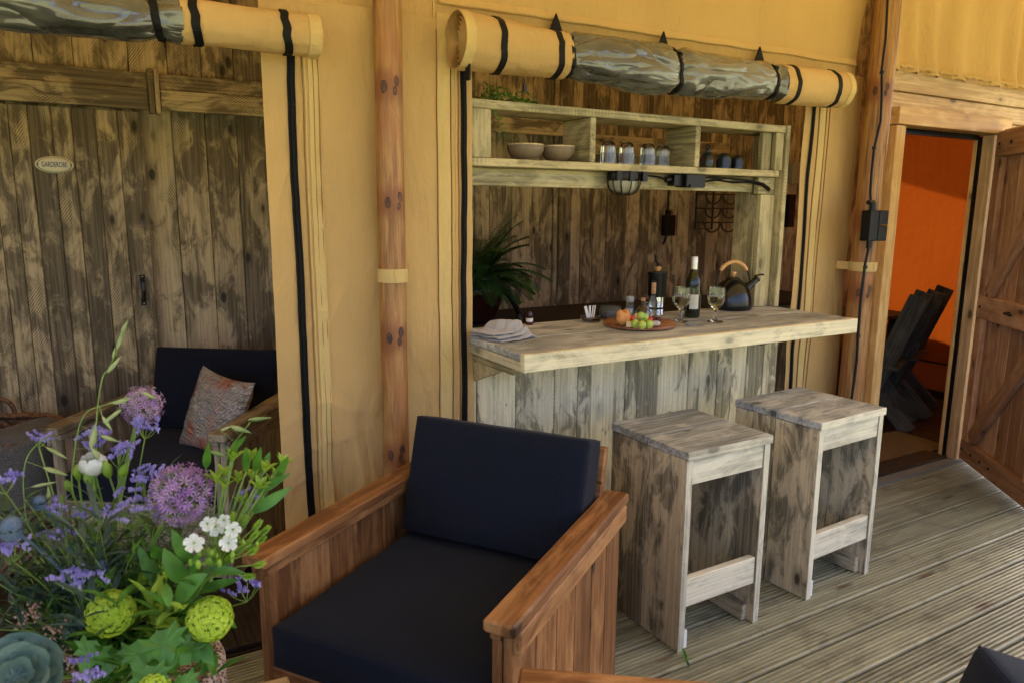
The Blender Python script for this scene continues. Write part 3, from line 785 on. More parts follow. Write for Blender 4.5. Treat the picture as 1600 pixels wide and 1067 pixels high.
def yz_sheet(name, label, X, y0, y1, z0, z1, mat, amp=.02):
    v = []; f = []; n, mz = 50, 40
    for j in range(mz+1):
        for i in range(n+1):
            Y = y0+(y1-y0)*i/n; z = z0+(z1-z0)*j/mz
            crease = .012*math.sin((Y*1.0-z*1.15)*9+ns(Y*2, z*2)*2)*max(0, ns(Y*1.3, z*1.1, 4)+.2)
            v.append((X+amp*ns(Y*1.5, z*1.2, X)+crease, Y, z+(roofz(Y)-roofz(y0) if j == mz else 0)))
    for j in range(mz):
        for i in range(n): a = j*(n+1)+i; f.append((a, a+1, a+n+2, a+n+1))
    return mesh(name, v, f, M[mat], None, True)
ew = thing('orange_end_wall', 'orange canvas end wall glowing in the sun behind the doorway', 'tent wall', (6.58, 3.6, 0))
o = yz_sheet('canvas_panel', '', 0, -.95, .90, .30, 3.2, 'orange'); o.parent = ew
o = yz_sheet('mud_flap', '', .03, -.95, .90, -.02, .325, 'orange_dk', .03); o.parent = ew
m = MB(); m.tube([(-.01, -.95, .30), (-.012, -.4, .298), (-.01, .2, .301), (-.01, .9, .30)], .008, 6); m.build('hem_cord', M['black'], ew)
block('seam_batten', ew, 'floor', (-.05, -.95, -.0), (-.015, .88, .06))
le = yz_sheet('canvas_end_wall', '', -3.4, WY, 4.5, -.02, 3.2, 'canvas'); tag(le, 'tan canvas end wall far to the left of the wardrobe', 'tent wall')

# ---------------------------------------------------------------- timber wall with the doorway
DW = 2.62
dwall = thing('timber_wall', 'light timber wall with doorway and two beams beside the bar', 'wall', (4.4, DW, 0))
zc1 = 2.405
x_in0, x_in1, z_in = 4.035, 4.85, 2.105
block('beam', dwall, 'beam', (3.80-4.4, -.012, 2.292), (6.6-4.4, .03, 2.415))
block('beam', dwall, 'beam', (3.80-4.4, .004, 2.19), (6.6-4.4, .03, 2.288))
for a, b in ((3.79, 3.865), (3.868, 3.95)): block('plank', dwall, 'larch', (a-4.4, .012, 0), (b-4.4, .04, 2.187))
for k in range(12): block('plank', dwall, 'beam', (5.05+.129*k-4.4, .022, 0), (5.05+.129*(k+1)-.003-4.4, .04, 2.187))
df = thing('door_frame', 'pale new larch door frame with black rubber seal', 'door frame', (4.44, DW, 0))
def fb_(n, m_, lo, hi, bev=.003): return block(n, df, m_, (lo[0]-4.44, lo[1]-DW, lo[2]), (hi[0]-4.44, hi[1]-DW, hi[2]), bev)
fb_('jamb', 'larch', (3.953, 2.585, .0), (4.035, 2.70, 2.108))
fb_('jamb', 'beam', (4.962, 2.598, .0), (5.005, 2.668, 2.108))
fb_('jamb', 'doorwood', (5.007, 2.592, .0), (5.045, 2.64, 2.108))
fb_('lintel', 'larch', (3.943, 2.572, 2.112), (5.10, 2.72, 2.205))
fb_('stop_strip', 'larch', (4.950, 2.690, .0), (4.985, 2.715, 2.10))
m = MB(); m.box((4.954-4.44, .049, .01), (4.985-4.44, .069, 2.10)); m.box((4.037-4.44, .060, 2.080), (4.95-4.44, .09, 2.110)); m.build('rubber_seal', M['blackplastic'], df)
m = MB(); m.box((3.96-4.44, -.06, .001), (4.99-4.44, .02, .012)); m.build('threshold_strip', plain('dull_aluminium', (.16, .165, .17), .6), df)
fb_('threshold', 'floor', (4.036, 2.645, -.002), (4.948, 2.80, .022))
# gathered canvas above the timber wall
cu = thing('gathered_canvas', 'gathered yellow canvas above the doorway beams', 'canvas', (5.2, DW, 2.4))
v = []; f = []; nx, nz = 220, 40
for j in range(nz+1):
    for i in range(nx+1):
        X = -1.42+(2.9)*i/nx; Z = .80*j/nz
        fold = .034*math.sin(X*26+3*ns(X*2, Z*1.2)+1.3*math.sin(X*5))*math.exp(-Z*1.4)+.012*ns(X*5, Z*1.5, 3)
        gath = .005*math.sin(X*150+ns(X*9)*5)*math.exp(-(Z/.035)**2)
        v.append((X, -.018-fold*.8-gath-.03*math.exp(-((Z-.02)/.05)**2)*.4, Z-.012+.006*ns(X*6, 2)))
for j in range(nz):
    for i in range(nx): a = j*(nx+1)+i; f.append((a, a+1, a+nx+2, a+nx+1))
mesh('canvas_panel', v, f, M['canvas'], cu, True)
hm = MB(); pts = [(-1.42+2.9*i/120, -.044-.004*math.sin(i*2.6), .012+.003*math.sin(i*1.7)) for i in range(121)]
hm.tube(pts, .009, 6); hm.build('gathered_hem', M['canvas'], cu, True)

# the open plank door
hx, hy = 4.985, 2.572
ang = math.atan2(1.885-hy, 4.41-hx)
dr = thing('plank_door', 'reddish larch plank door with diagonal braces standing open', 'door', (hx, hy, 0), ang)
DL = .90; DH = 2.14                     # local x from the hinge to the free edge, local -y faces the camera side
sgn = -1
for k in range(7):
    a = DL*k/7
    block('plank', dr, 'doorwood', (a+.0015, .018, .03), (a+DL/7-.0015, .042, DH), .003)
def bt(n, lo, hi): return block(n, dr, 'doorwood', lo, hi, .003)
zt, zm, zb = 2.05, 1.045, .075
bt('rail', (.0, -.022, zt-.075), (DL, .016, zt+.075)); bt('rail', (.0, -.022, zm-.07), (DL, .016, zm+.07)); bt('rail', (.0, -.022, zb-.045), (DL, .016, zb+.085))
for z0, z1 in ((.163, zm-.072), (zm+.072, zt-.077)):
    bt('stile', (.0, -.020, z0), (.085, .016, z1)); bt('stile', (DL-.085, -.020, z0), (DL, .016, z1))
def brace(x0, z0, x1, z1): plank('brace', dr, 'doorwood', (x0, -.003, z0), (x1, -.003, z1), .095, .036, (0, 0, 1))
brace(.115, .19, DL-.115, .945); brace(.115, 1.145, DL-.115, 1.94)
for bx, bz in ((.035, .10), (.17, .10), (.30, .10), (.42, .10), (.05, zt), (.20, zt), (.05, zm), (DL-.06, zm)):
    q = MB(); q.lathe([(.0, .007), (.007, .006), (.011, 0)], 10, M4=Matrix.Translation((bx, -.0225, bz)) @ Matrix.Rotation(R(90), 4, 'X')); q.build('bolt', M['blackmetal'], dr, True)
q = MB(); q.tube([(.44, -.022, zm+.01), (.44, -.05, zm+.01), (.52, -.055, zm+.01)], .009, 8); q.build('handle', M['blackmetal'], dr, True)

# ---------------------------------------------------------------- cable and socket box on the right pole
jb0, jb1 = gy(1350, 322, 2.49), gy(1374, 380, 2.49)
jc = (jb0+jb1)/2
sb = thing('socket_box', 'black outdoor socket box fixed to the round pole by the door', 'socket box', (jc.x, 2.475, jc.z))
m = MB(); m.box((-.075, -.028, -.085), (-.005, .03, .075)); m.box((-.003, -.032, .0), (.07, .026, .075)); m.box((-.003, -.032, -.085), (.07, .026, -.004)); m.build('housing', M['blackplastic'], sb, bevel=.005)
m = MB(); m.tube([(-.03, 0, .07), (-.03, 0, .115)], .016, 10); m.tube([(-.055, .01, .115), (-.01, .01, .115)], .013, 8); m.build('cable_gland', M['blackplastic'], sb, True)
m = MB(); m.tube([(-.03, 0, -.08), (-.03, 0, -.125)], .014, 10); m.build('cable_gland', M['blackplastic'], sb, True)
cb = MB()
pts = [gy(px, py, 2.505) for px, py in ((1387, 0), (1384, 60), (1378, 108), (1378, 150), (1376, 190), (1366, 232), (1362, 270), (1360, 300), (1361, 318))]
pts = [Vector((3.92, 2.51, 3.0))]+pts
cb.tube(pts, .0065, 8)
pts2 = [gy(px, py, 2.495) for px, py in ((1358, 386), (1352, 412), (1345, 470), (1341, 520), (1339, 560), (1334, 600), (1328, 640))]
pts2.append(Vector((pts2[-1].x-.01, 2.50, .02)))
cb.tube(pts2, .0075, 8)
for px, py, r in ((1378, 114, .012), (1366, 232, .011), (1352, 418, .012), (1341, 525, .012)):
    c = gy(px, py, 2.50); cb.tube([c+Vector((0, 0, -.008)), c+Vector((0, 0, .008))], r, 8)
tag(cb.build('power_cable', M['blackplastic'], None, True), 'black power cable running down the round pole by the door', 'cable')

# ================================================================ THE BAR
ZC = 1.12
bx0, bx1, by0, by1 = 1.372, 3.285, 2.258, 2.885
bar = thing('bar_counter', 'whitewashed plank bar counter with thick overhanging top', 'bar', (2.33, 2.72, 0))
def bb(n, mt, lo, hi, bev=.003, axis=None): return block(n, bar, mt, (lo[0]-2.33, lo[1]-2.72, lo[2]), (hi[0]-2.33, hi[1]-2.72, hi[2]), bev, axis)
bb('top_board', 'bartop', (bx0, by0+.032, ZC-.030), (bx1, 2.560, ZC))
bb('top_board', 'bartop', (bx0, 2.563, ZC-.030), (bx1, by1, ZC))
bb('front_edge', 'baredge', (bx0-.002, by0, ZC-.068), (bx1+.002, by0+.030, ZC+.001))
bb('end_edge', 'baredge', (bx0-.002, by0+.032, ZC-.068), (bx0+.028, by1, ZC-.0315))
bb('end_edge', 'baredge', (bx1-.028, by0+.032, ZC-.068), (bx1+.002, by1, ZC-.0315))
bseams = [1.35, 1.425, 1.619, 1.823, 1.952, 2.029, 2.233, 2.437, 2.644, 2.845, 2.95, 3.062, 3.19, 3.30]
for a, b in zip(bseams, bseams[1:]): bb('front_plank', 'bar', (a+.0015, 2.735+random.uniform(0, .004), .0), (b-.0015, 2.765, ZC-.072))
bb('end_plank', 'bar', (1.352, 2.77, 0), (1.38, 2.87, ZC-.072)); bb('end_plank', 'bar', (3.27, 2.77, 0), (3.298, 2.87, ZC-.072))
for xx in (1.40, 3.16):                       # wedge brackets carrying the overhang
    plank('bracket', bar, 'shelf', (xx-2.33, 2.37-2.72, ZC-.085), (xx-2.33, 2.735-2.72, ZC-.085), .03, .028, (0, 0, 1))
    m = MB(); X0, X1 = xx-.0135-2.33, xx+.0135-2.33
    ya, yb, za, zb_ = 2.46-2.72, 2.733-2.72, ZC-.101, ZC-.20
    m.add([(X0, ya, za), (X0, yb, za), (X0, yb, zb_), (X1, ya, za), (X1, yb, za), (X1, yb, zb_)], [(0, 1, 2), (5, 4, 3), (0, 3, 4, 1), (1, 4, 5, 2), (2, 5, 3, 0)])
    m.build('bracket_wedge', M['shelf'], bar)

# shelf unit over the bar
sy0, sy1 = 2.752, 2.975
su = thing('shelf_unit', 'open wooden shelf unit with three compartments above the bar', 'shelf', (2.36, 2.86, ZC))
def sb_(n, lo, hi, mt='shelf', bev=.003): return block(n, su, mt, (lo[0]-2.36, lo[1]-2.86, lo[2]-ZC), (hi[0]-2.36, hi[1]-2.86, hi[2]-ZC), bev)
zT, zB = 2.075, 1.812
sb_('top_board', (1.40, sy0, zT-.035), (3.258, sy1, zT))
sb_('bottom_board', (1.40, sy0-.003, zB), (3.225, sy1, zB+.033))
for a, b in ((2.0, 2.032), (2.628, 2.660)): sb_('divider', (a, sy0+.002, zB+.034), (b, sy1-.002, zT-.036))
sb_('divider', (1.40, sy0+.002, zB+.034), (1.502, sy0+.034, zT-.036))
sb_('divider', (1.40, sy0+.038, zB+.034), (1.43, sy1-.002, zT-.036))
sb_('apron', (1.40, 2.835, 1.735), (3.13, 2.865, zB-.001))
sb_('apron', (3.132, 2.800, 1.725), (3.256, 2.832, zB-.001))
# right-hand post: an L of two boards with an outer end board, standing on the bar
sb_('post_board', (3.150, 2.792, ZC+.002), (3.258, 2.822, 1.722)); sb_('post_board', (3.148, 2.870, ZC+.002), (3.180, 2.975, 1.808))
sb_('post_board', (3.136, 2.790, zB+.034), (3.20, 2.82, zT-.036)); sb_('post_board', (3.202, 2.760, zB+.034), (3.258, 2.79, zT-.036))
sb_('end_board', (3.262, sy0-.004, ZC+.002), (3.293, sy1, zT+.004))
sb_('post_board', (3.148, 2.824, ZC+.002), (3.178, 2.868, 1.722))
# left post hidden behind the canvas edge
sb_('post_board', (1.375, 2.80, ZC+.002), (1.405, 2.90, 1.81), 'shelf')

# kitchen worktop along the back wall
kc = thing('kitchen_cabinet', 'low dark kitchen worktop along the back wall', 'cabinet', (3.2, 4.15, 0))
block('worktop', kc, 'floor', (-2.05, -.32, .915), (2.1, .305, .945)); 
for k in range(16): block('front_plank', kc, 'wall', (-2.0+.254*k, -.29, .05), (-2.0+.254*(k+1)-.003, -.265, .912))
kt = MB(); kt.box((-1.99, -.26, .03), (2.0, .30, .90)); kt.build('carcass', M['floor'], kc)

def put(px, py, z): p = gz(px, py, z); return Vector((p.x, p.y, z))
# ---- things on the shelf
ZS = zB+.0335
def bowl(px, r, label):
    p = gy(px, 240, 2.865)
    t = thing('bowl', label, 'bowl', (p.x, 2.865, ZS), 0, 'stoneware bowls on the shelf')
    k = r/.085
    lathe('body', [(0, .0), (.035*k, .0), (.040*k, .004), (.062*k, .016), (.080*k, .040), (.0855*k, .064), (.0845*k, .066)], M['ceramic'], t, 36)
    lathe('glazed_inside', [(.0850*k, .0662), (.0835*k, .072), (.0805*k, .072), (.0765*k, .042), (.055*k, .016), (0, .011)], M['ceramic_in'], t, 36)
bowl(821, .083, 'brown stoneware bowl nearest the left shelf post'); bowl(871, .079, 'brown stoneware bowl against the shelf divider')
def tumbler(px, Y, label, h=.108, r=.034, mat='glass', zb=ZS):
    p = gy(px, 245, Y)
    t = MB(); R0 = []
    for i in range(9): a = i/8*math.pi/2; R0.append((r*math.cos(a)**.6 if i < 8 else 0, h-.028+.028*math.sin(a)))
    prof = [(r-.0028, .0005), (r+.001, .0), (r+.0015, .012), (r, .03), (r, h-.028)]+R0[1:]
    inn = [(max(0, q-.0028), z-.004 if z > h-.03 else z) for q, z in reversed(R0)]+[(r-.0028, .03), (r-.0028, .0005)]
    t.lathe(prof+inn, 32)
    for k in range(20):                          # ribs round the lower half
        a = 2*math.pi*k/20; t.tube([(1.01*r*math.cos(a), 1.01*r*math.sin(a), .014), (1.01*r*math.cos(a), 1.01*r*math.sin(a), .055)], .0026, 5)
    o = t.build('glass_tumbler', M[mat], None, True); o.location = (p.x, Y, zb)
    return tag(o, label, 'glass', 'upturned tumblers on the shelf')
for px, Y, l in ((950, 2.86, 'upturned ribbed glass tumbler next to the left divider of the middle shelf'), (979, 2.865, 'second upturned ribbed tumbler from the left shelf divider'),
               (1012, 2.855, 'third upturned ribbed tumbler from the left shelf divider'), (1035, 2.90, 'upturned ribbed tumbler half behind its neighbour by the right divider')):
    tumbler(px, Y, l)
tumbler(1131, 2.875, 'dark upturned glass beside the smoked bottle on the shelf', .085, .034, 'darkglass'); tumbler(1152, 2.885, 'dark upturned glass nearest the right shelf post', .080, .031, 'darkglass')
p = gy(1105, 250, 2.87)
t = thing('smoked_bottle', 'small smoked glass bottle with ring stopper on the shelf', 'bottle', (p.x, 2.87, ZS))
lathe('body', [(0, 0), (.033, 0), (.035, .006), (.035, .058), (.026, .078), (.012, .086), (.012, .092), (0, .092)], M['darkglass'], t)
m = MB(); m.lathe([(0, .093), (.010, .093), (.010, .100), (0, .102)], 12); m.tube([(.011*math.cos(a), 0, .110+.011*math.sin(a)) for a in [2*math.pi*k/14 for k in range(15)]], .0035, 6); m.build('stopper', M['blackplastic'], t, True)
# trailing plant
def leaf_quad(m, base, tip, w, up=Vector((0, 0, 1)), fold=.15, mi=0, nseg=4, droop=0.):
    base, tip = Vector(base), Vector(tip); d = tip-base; L = d.length
    s = d.cross(up); s = s.normalized() if s.length > 1e-6 else Vector((1, 0, 0)); n = s.cross(d).normalized()
    v = []; f = []
    for i in range(nseg+1):
        t = i/nseg; ww = w*(math.sin(math.pi*min(1, t*.94+.05)))**.8*(1-.25*t)
        if i == nseg: ww = w*.02
        c = base+d*t - n*droop*L*t*t*0 + Vector((0, 0, -droop*L*t*t)) + n*.06*L*math.sin(math.pi*t)
        v += [c+s*ww/2+n*fold*ww, c, c-s*ww/2+n*fold*ww]
    for i in range(nseg):
        a = i*3; f += [(a, a+1, a+4, a+3), (a+1, a+2, a+5, a+4)]
    m.add(v, f, mi)
tp = thing('trailing_plant', 'small green trailing plant lying on top of the shelf unit', 'plant', (1.62, 2.88, zT))
m = MB(); rnd = random.Random(3)
strands = []
for k in range(11):
    p = Vector((rnd.uniform(-.15, .05), rnd.uniform(-.06, .05), .006)); pts = [p.copy()]
    d = Vector((rnd.uniform(-.2, 1), rnd.uniform(-.5, .2), .35))
    for i in range(9):
        p = p+d.normalized()*.024; d.z -= .11; d.x += rnd.uniform(-.2, .2); p.z = max(p.z, .005); pts.append(p.copy())
    strands.append(pts)
p = Vector((-.115, -.10, -.005)); pts = [Vector((-.13, -.06, .01)), Vector((-.13, -.112, .006))]
for i in range(9): pts.append(Vector((-.115+.014*i*.6, -.118+.004*math.sin(i), -.012-.017*i)))
strands.append(pts)
for pts in strands: m.tube(pts, .0016, 5)
m.build('stem', M['stem'], tp)
m = MB()
for pts in strands:
    for q in pts[1:]:
        for k in range(3):
            a = rnd.uniform(0, 6.28); d = Vector((math.cos(a), math.sin(a)*.8-.1, rnd.uniform(-.1, .8))).normalized()
            leaf_quad(m, q, q+d*rnd.uniform(.014, .026), .012, fold=.2)
m.build('leaf_cluster', M['leaf'], tp)['kind'] = 'stuff'

# ---- lamp and boxes under the shelf
lp = thing('bulkhead_lamp', 'black caged bulkhead lamp under the shelf', 'lamp', (2.222, 2.785, zB))
m = MB(); m.lathe([(0, -.002), (.088, -.002), (.092, -.010), (.092, -.034), (.085, -.040)], 36, M4=Matrix.Diagonal((1, .62, 1, 1)))
for x in (-.075, 0, .075): m.box((x-.014, -.062, -.044), (x+.014, -.046, .0))
m.build('base', M['blackplastic'], lp, True)
g = MB(); prof = [(.078*math.cos(a)**.55 if a < 1.57 else 0, -.036-.062*math.sin(a)) for a in [math.pi/2*i/12 for i in range(13)]]
g.lathe(prof, 64, M4=Matrix.Diagonal((1, .60, 1, 1))); 
for i, vv in enumerate(g.v):
    k = i % 64; r_ = 1+.02*(1 if k % 2 else -1); g.v[i] = Vector((vv.x*r_, vv.y*r_, vv.z))
M['lampglass'] = plain('ribbed_lamp_glass', (.55, .53, .40), .12, Transmission_Weight=.5, IOR=1.45)
g.build('glass_dome', M['lampglass'], lp, True)
m = MB()
def ov(a, z, k=1.): return (.088*k*math.cos(a), .055*k*math.sin(a), z)
m.tube([ov(2*math.pi*k/36, -.038) for k in range(37)], .0045, 6)
for a in (-2.75, -2.2, -1.57, -.94, -.4, .5, 1.57, 2.6):
    m.tube([ov(a, -.038-.068*math.sin(t), math.cos(t)**.6 if t < 1.5 else .15) for t in [1.5*i/10 for i in range(11)]], .0032, 6)
m.build('wire_cage', M['blackmetal'], lp, True)
jb = thing('junction_box', 'black junction box and cable fixed under the shelf board', 'junction box', (2.605, 2.785, zB))
m = MB(); m.box((-.045, -.055, -.064), (.08, .03, -.002)); m.build('housing', M['blackplastic'], jb, bevel=.005)
m = MB(); m.box((-.10, -.03, -.058), (-.047, .02, -.008)); m.tube([(-.135, -.005, -.03), (-.10, -.005, -.03)], .014, 10); m.box((-.025, -.062, -.066), (.06, -.0555, -.05)); m.build('connector', M['blackplastic'], jb, True)
m = MB(); m.tube([(-.31, .0, -.012), (-.24, .0, -.014), (-.17, 0, -.02), (-.13, -.005, -.03)], .005, 6)
m.tube([(.08, -.01, -.02), (.16, -.025, -.010), (.28, -.03, -.016), (.40, -.03, -.022), (.52, -.02, -.035), (.60, -.0, -.06)], .0055, 6)
m.tube([(.08, -.0, -.04), (.18, -.015, -.024), (.30, -.02, -.034), (.42, -.02, -.03), (.53, -.01, -.045), (.60, .005, -.07)], .0055, 6)
m.tube([(.10, -.02, -.014), (.20, -.026, -.02), (.30, -.02, -.012)], .0045, 6); m.build('cable', M['blackplastic'], jb, True)

# ---- on the back wall behind the bar
p0, p1 = gy(1037, 335, 4.43), gy(1053, 368, 4.43); pc = (p0+p1)/2
ad = thing('power_adapter', 'black plug adapter hanging on its cord against the plank wall', 'adapter', (pc.x, 4.43, pc.z))
m = MB(); m.box((-.052, -.022, -.085), (.052, .03, .075)); m.build('housing', M['blackplastic'], ad, bevel=.006)
m = MB(); m.tube([(-.01, 0, .07), (-.012, .01, .2), (.0, .015, .33), (.012, .02, .44)], .007, 6); m.tube([(-.02, 0, -.08), (-.035, 0, -.13), (-.05, .005, -.15)], .010, 6); m.box((-.025, -.01, .075), (.01, .02, .11)); m.build('cord', M['blackplastic'], ad, True)
p0, p1 = gy(1089, 300, 4.44), gy(1112, 358, 4.44)
rk = thing('bottle_rack', 'thin wire bottle rack hung on the plank wall', 'wire rack', ((p0.x+p1.x)/2, 4.44, (p0.z+p1.z)/2))
hw = (p1.x-p0.x)/2; hh = (p0.z-p1.z)/2
m = MB(); m.tube([(-hw, 0, hh), (-hw, 0, -hh), (hw, 0, -hh), (hw, 0, hh), (-hw, 0, hh)], .009, 6); m.build('frame', M['blackmetal'], rk)
for k in range(3):
    z = hh-.02-k*(hh*2-.05)/2.2
    m = MB()
    for s in (-hw, hw):
        m.tube([(s+.0+.085*math.cos(a)+.085, -.10+.0*a, z-.075*math.sin(a)) for a in [math.pi*i/10 for i in range(11)]], .007, 6)
        m.tube([(s, 0, z), (s, -.10, z)], .006, 6)
    m.tube([(-hw, -.10, z), (hw+.17, -.10, z)], .006, 6); m.build('bottle_hoop', M['wire'], rk)
p0 = gy(1250, 272, 4.44)
sw = thing('wall_switch', 'grey switch plate on the plank wall beside the canvas edge', 'switch', (p0.x, 4.44, p0.z))
m = MB(); m.box((-.12, -.02, -.09), (.10, .035, .09)); m.build('plate', M['switch'], sw, bevel=.004)
m = MB(); m.box((.03, -.026, -.035), (.085, -.0205, .04)); m.build('rocker', M['blackplastic'], sw)
p0 = gy(1232, 330, 4.44)
m = MB(); m.box((-.03, -.03, -.14), (.05, .035, .14)); m.box((-.02, -.036, -.12), (.04, -.03, -.02)); q = m.build('wall_box', M['blackplastic'], None, bevel=.006); q.location = (p0.x, 4.44, p0.z); tag(q, 'tall black box on the plank wall behind the shelf post', 'box')

# ---- plant pot, tap on the back worktop
fp = gz(752, 503, .945)
po = thing('fern_pot', 'glossy dark red pot with a dense green fern', 'potted fern', (fp.x-.04, min(fp.y, 4.25), .945))
lathe('pot', [(0, 0), (.09, 0), (.12, .03), (.165, .14), (.172, .22), (.150, .275), (.152, .29), (.14, .285), (.135, .24), (0, .24)], M['pot'], po, 36)
lathe('soil', [(0, .252), (.13, .25)], M['fig'], po, 24)
rnd = random.Random(11)
for k in range(60):
    a = rnd.uniform(0, 2*math.pi); el = rnd.uniform(.25, 1.3); L = rnd.uniform(.34, .52)
    m = MB(); d = Vector((math.cos(a)*math.cos(el), math.sin(a)*math.cos(el), math.sin(el))); p = Vector((.04*math.cos(a), .04*math.sin(a), .25)); pts = [p.copy()]
    N = 16
    for i in range(N): p = p+d*L/N; d = (d+Vector((0, 0, -.085))).normalized(); pts.append(p.copy())
    m.tube(pts, .0022, 4)
    for i in range(2, N+1):
        dd = (pts[i]-pts[i-1]).normalized(); s = dd.cross(Vector((0, 0, 1))).normalized(); l = .095*math.sin(math.pi*(i/(N+1))**.8)+.014
        for sg_ in (-1, 1):
            for off in (0, .5):
                b = pts[i-1].lerp(pts[i], off); leaf_quad(m, b, b+(s*sg_+dd*.45).normalized()*l+Vector((0, 0, -.012)), .019, nseg=2, fold=.1)
    m.build('frond', M['fern'], po)
tp_ = gz(812, 503, .945)
t = thing('kitchen_tap', 'black curved kitchen tap behind the bar', 'tap', (tp_.x, min(tp_.y, 4.2), .945))
lathe('base', [(0, 0), (.03, 0), (.03, .02), (.022, .03), (.022, .05), (0, .05)], M['blackmetal'], t)
m = MB(); m.tube([(0, 0, .04), (-.03, 0, .10), (-.09, 0, .18), (-.16, 0, .23), (-.20, 0, .235), (-.205, 0, .20)], [.018, .018, .017, .016, .016, .016], 12); m.build('spout', M['blackmetal'], t, True)

# ---- things on the bar
def on(px, py): return put(px, py, ZC+.0008)
# towel, loosely folded over the left end
tw_ = on(782, 524)
m = MB(); nx, ny = 44, 30; v = []; f = []
for layer in range(3):
    b = len(v); sx = .235-.02*layer; sy = .24-.035*layer
    for j in range(ny+1):
        for i in range(nx+1):
            u_, v_ = i/nx-.5, j/ny-.5
            z = .006+.024*layer+.020*abs(ns(u_*3.2+layer*4, v_*3.2, layer))+.040*math.exp(-((u_-.12+.4*v_-.07*layer)/.14)**2)*(1+layer*.45)*(.5+.5*math.cos(v_*2.4))+.03*max(0, u_-.2)*layer
            edge = min(1, (0.5-abs(u_))*14, (0.5-abs(v_))*14); z = .003+(.02*layer)*1.0+(z-.003-.02*layer)*(.35+.65*edge)
            X = u_*sx-.012*layer+.02*ns(v_*4, layer*3); Y = v_*sy+.02*ns(u_*4+7, layer*3)+.01*layer
            v.append(Vector((X*math.cos(.25)-Y*math.sin(.25), X*math.sin(.25)+Y*math.cos(.25), z)))
    for j in range(ny):
        for i in range(nx): a = b+j*(nx+1)+i; f.append((a, a+1, a+nx+2, a+nx+1))
m.add(v, f); q = m.build('tea_towel', M['towel'], None, True); q.location = (tw_.x-.015, tw_.y-.05, ZC+.001); q.scale = (.86, .8, .5)
sm_ = q.modifiers.new('t', 'SOLIDIFY'); sm_.thickness = .004; sm_.offset = 1
tag(q, 'crumpled light grey tea towel on the left end of the bar', 'towel')
# little figure-like bottle with a white band
p = on(822, 506); t = thing('sauce_bottle', 'tiny dark red bottle with white band beside the towel', 'bottle', (p.x, p.y-.03, ZC+.001))
lathe('body', [(0, 0), (.015, 0), (.017, .004), (.017, .014), (0, .014)], M['fig'], t, 16); lathe('band', [(0, .0145), (.0165, .0145), (.0165, .030), (0, .030)], M['white'], t, 16); lathe('cap', [(0, .0305), (.013, .0305), (.017, .045), (.010, .06), (0, .062)], M['pot'], t, 16)
# round serving board
p = on(995, 508); BRD = Vector((p.x, p.y-.02, ZC+.001)); BR = .163
o = lathe('serving_board', [(0, 0), (BR-.006, 0), (BR, .005), (BR, .016), (BR-.004, .020), (0, .0205)], M['boardwood'], None, 56, BRD); tag(o, 'round reddish wooden serving board on the bar', 'serving board')
ZB2 = ZC+.0225
def onb(px, py): q = gz(px, py, ZB2); return Vector((q.x, q.y, ZB2))
p = onb(973, 508)
m = MB(); m.ball((0, 0, .033), .034, 0, 20, 14, (1.05, .85, 1.))
for i, vv in enumerate(m.v):
    cr = math.exp(-(vv.x/.009)**2)*max(0, vv.z-.035)*.45; m.v[i] = vv*(1+.05*ns(vv.x*50, vv.y*50, vv.z*50))+Vector((0, 0, -cr))
q = m.build('bread_roll', M['bread'], None, True); q.location = p; q.scale = (1, 1, 1.1); tag(q, 'golden crusty bread roll on the serving board', 'bread')
gl = ((992, 511, .0175), (1003, 513, .0175), (1014, 512, .0175), (1003.5, 501, .0175), (1010, 505, .016))
for k, (px, py, r) in enumerate(gl):
    p = onb(px, py+2); zz = r if k < 3 else r*2.35
    if k >= 3: p = onb(px, 511); p.y += .012
    m = MB(); m.ball((0, 0, 0), r, 0, 16, 10, (1, 1, 1.12)); q = m.build('grape', M['grape'], None, True); q.location = (p.x, p.y, ZB2+zz*1.1); tag(q, 'round green grape in the cluster on the serving board', 'grape', 'green grapes')
for px, py, r, dz, l in ((988, 506, .017, .020, 'red cherry tomato leaning on the bread roll'), (1018, 506, .012, .018, 'small red cherry tomato behind the grapes')):
    p = onb(px, py); m = MB(); m.ball((0, 0, 0), r, 0, 16, 10, (1.2, 1, 1)); q = m.build('cherry_tomato', M['tomato'], None, True); q.location = (p.x, p.y+.01, ZB2+dz); tag(q, l, 'tomato', 'tomatoes on the board')
for px, py, s, dz, l in ((984, 511, .016, .0, 'pale cheese cube in front of the red tomato'), (996, 505, .016, .018, 'pale cheese cube lying above the grapes')):
    p = onb(px, py); m = MB(); m.box((-s*.8, -s*.8, 0), (s*.8, s*.8, s*1.5)); q = m.build('cheese_cube', M['cheese'], None, False, .003); q.location = (p.x, p.y, ZB2+dz); q.rotation_euler = (0, 0, .5); tag(q, l, 'cheese', 'cheese cubes')
p = onb(1024, 510); m = MB(); m.ball((0, 0, .013), .014, 0, 14, 9, (1.6, .9, .9)); q = m.build('wrapped_sausage', M['wrap'], None, True); q.location = p; q.rotation_euler = (0, 0, -.4); tag(q, 'pale wrapped sausage piece beside the grapes', 'sausage')
for px, py, l in ((1029, 503, 'dark dried fig behind the wrapped sausage'), (1022, 502, 'dark dried fig next to the small tomato')):
    p = onb(px, py); m = MB(); m.ball((0, 0, .011), .013, 0, 12, 8, (1.3, 1, .85)); q = m.build('dried_fig', M['fig'], None, True); q.location = p; tag(q, l, 'fig', 'dried figs')
p = on(1047, 509); t = thing('butter_knife', 'small wooden handled knife lying on the bar beside the board', 'knife', (p.x+.03, p.y-.015, ZC+.001), R(-38))
m = MB(); m.box((-.07, -.012, 0), (.03, .012, .008)); m.build('handle', M['table'], t, bevel=.002); m = MB(); m.box((.031, -.010, .003), (.12, .010, .005)); m.build('blade', M['steel'], t)
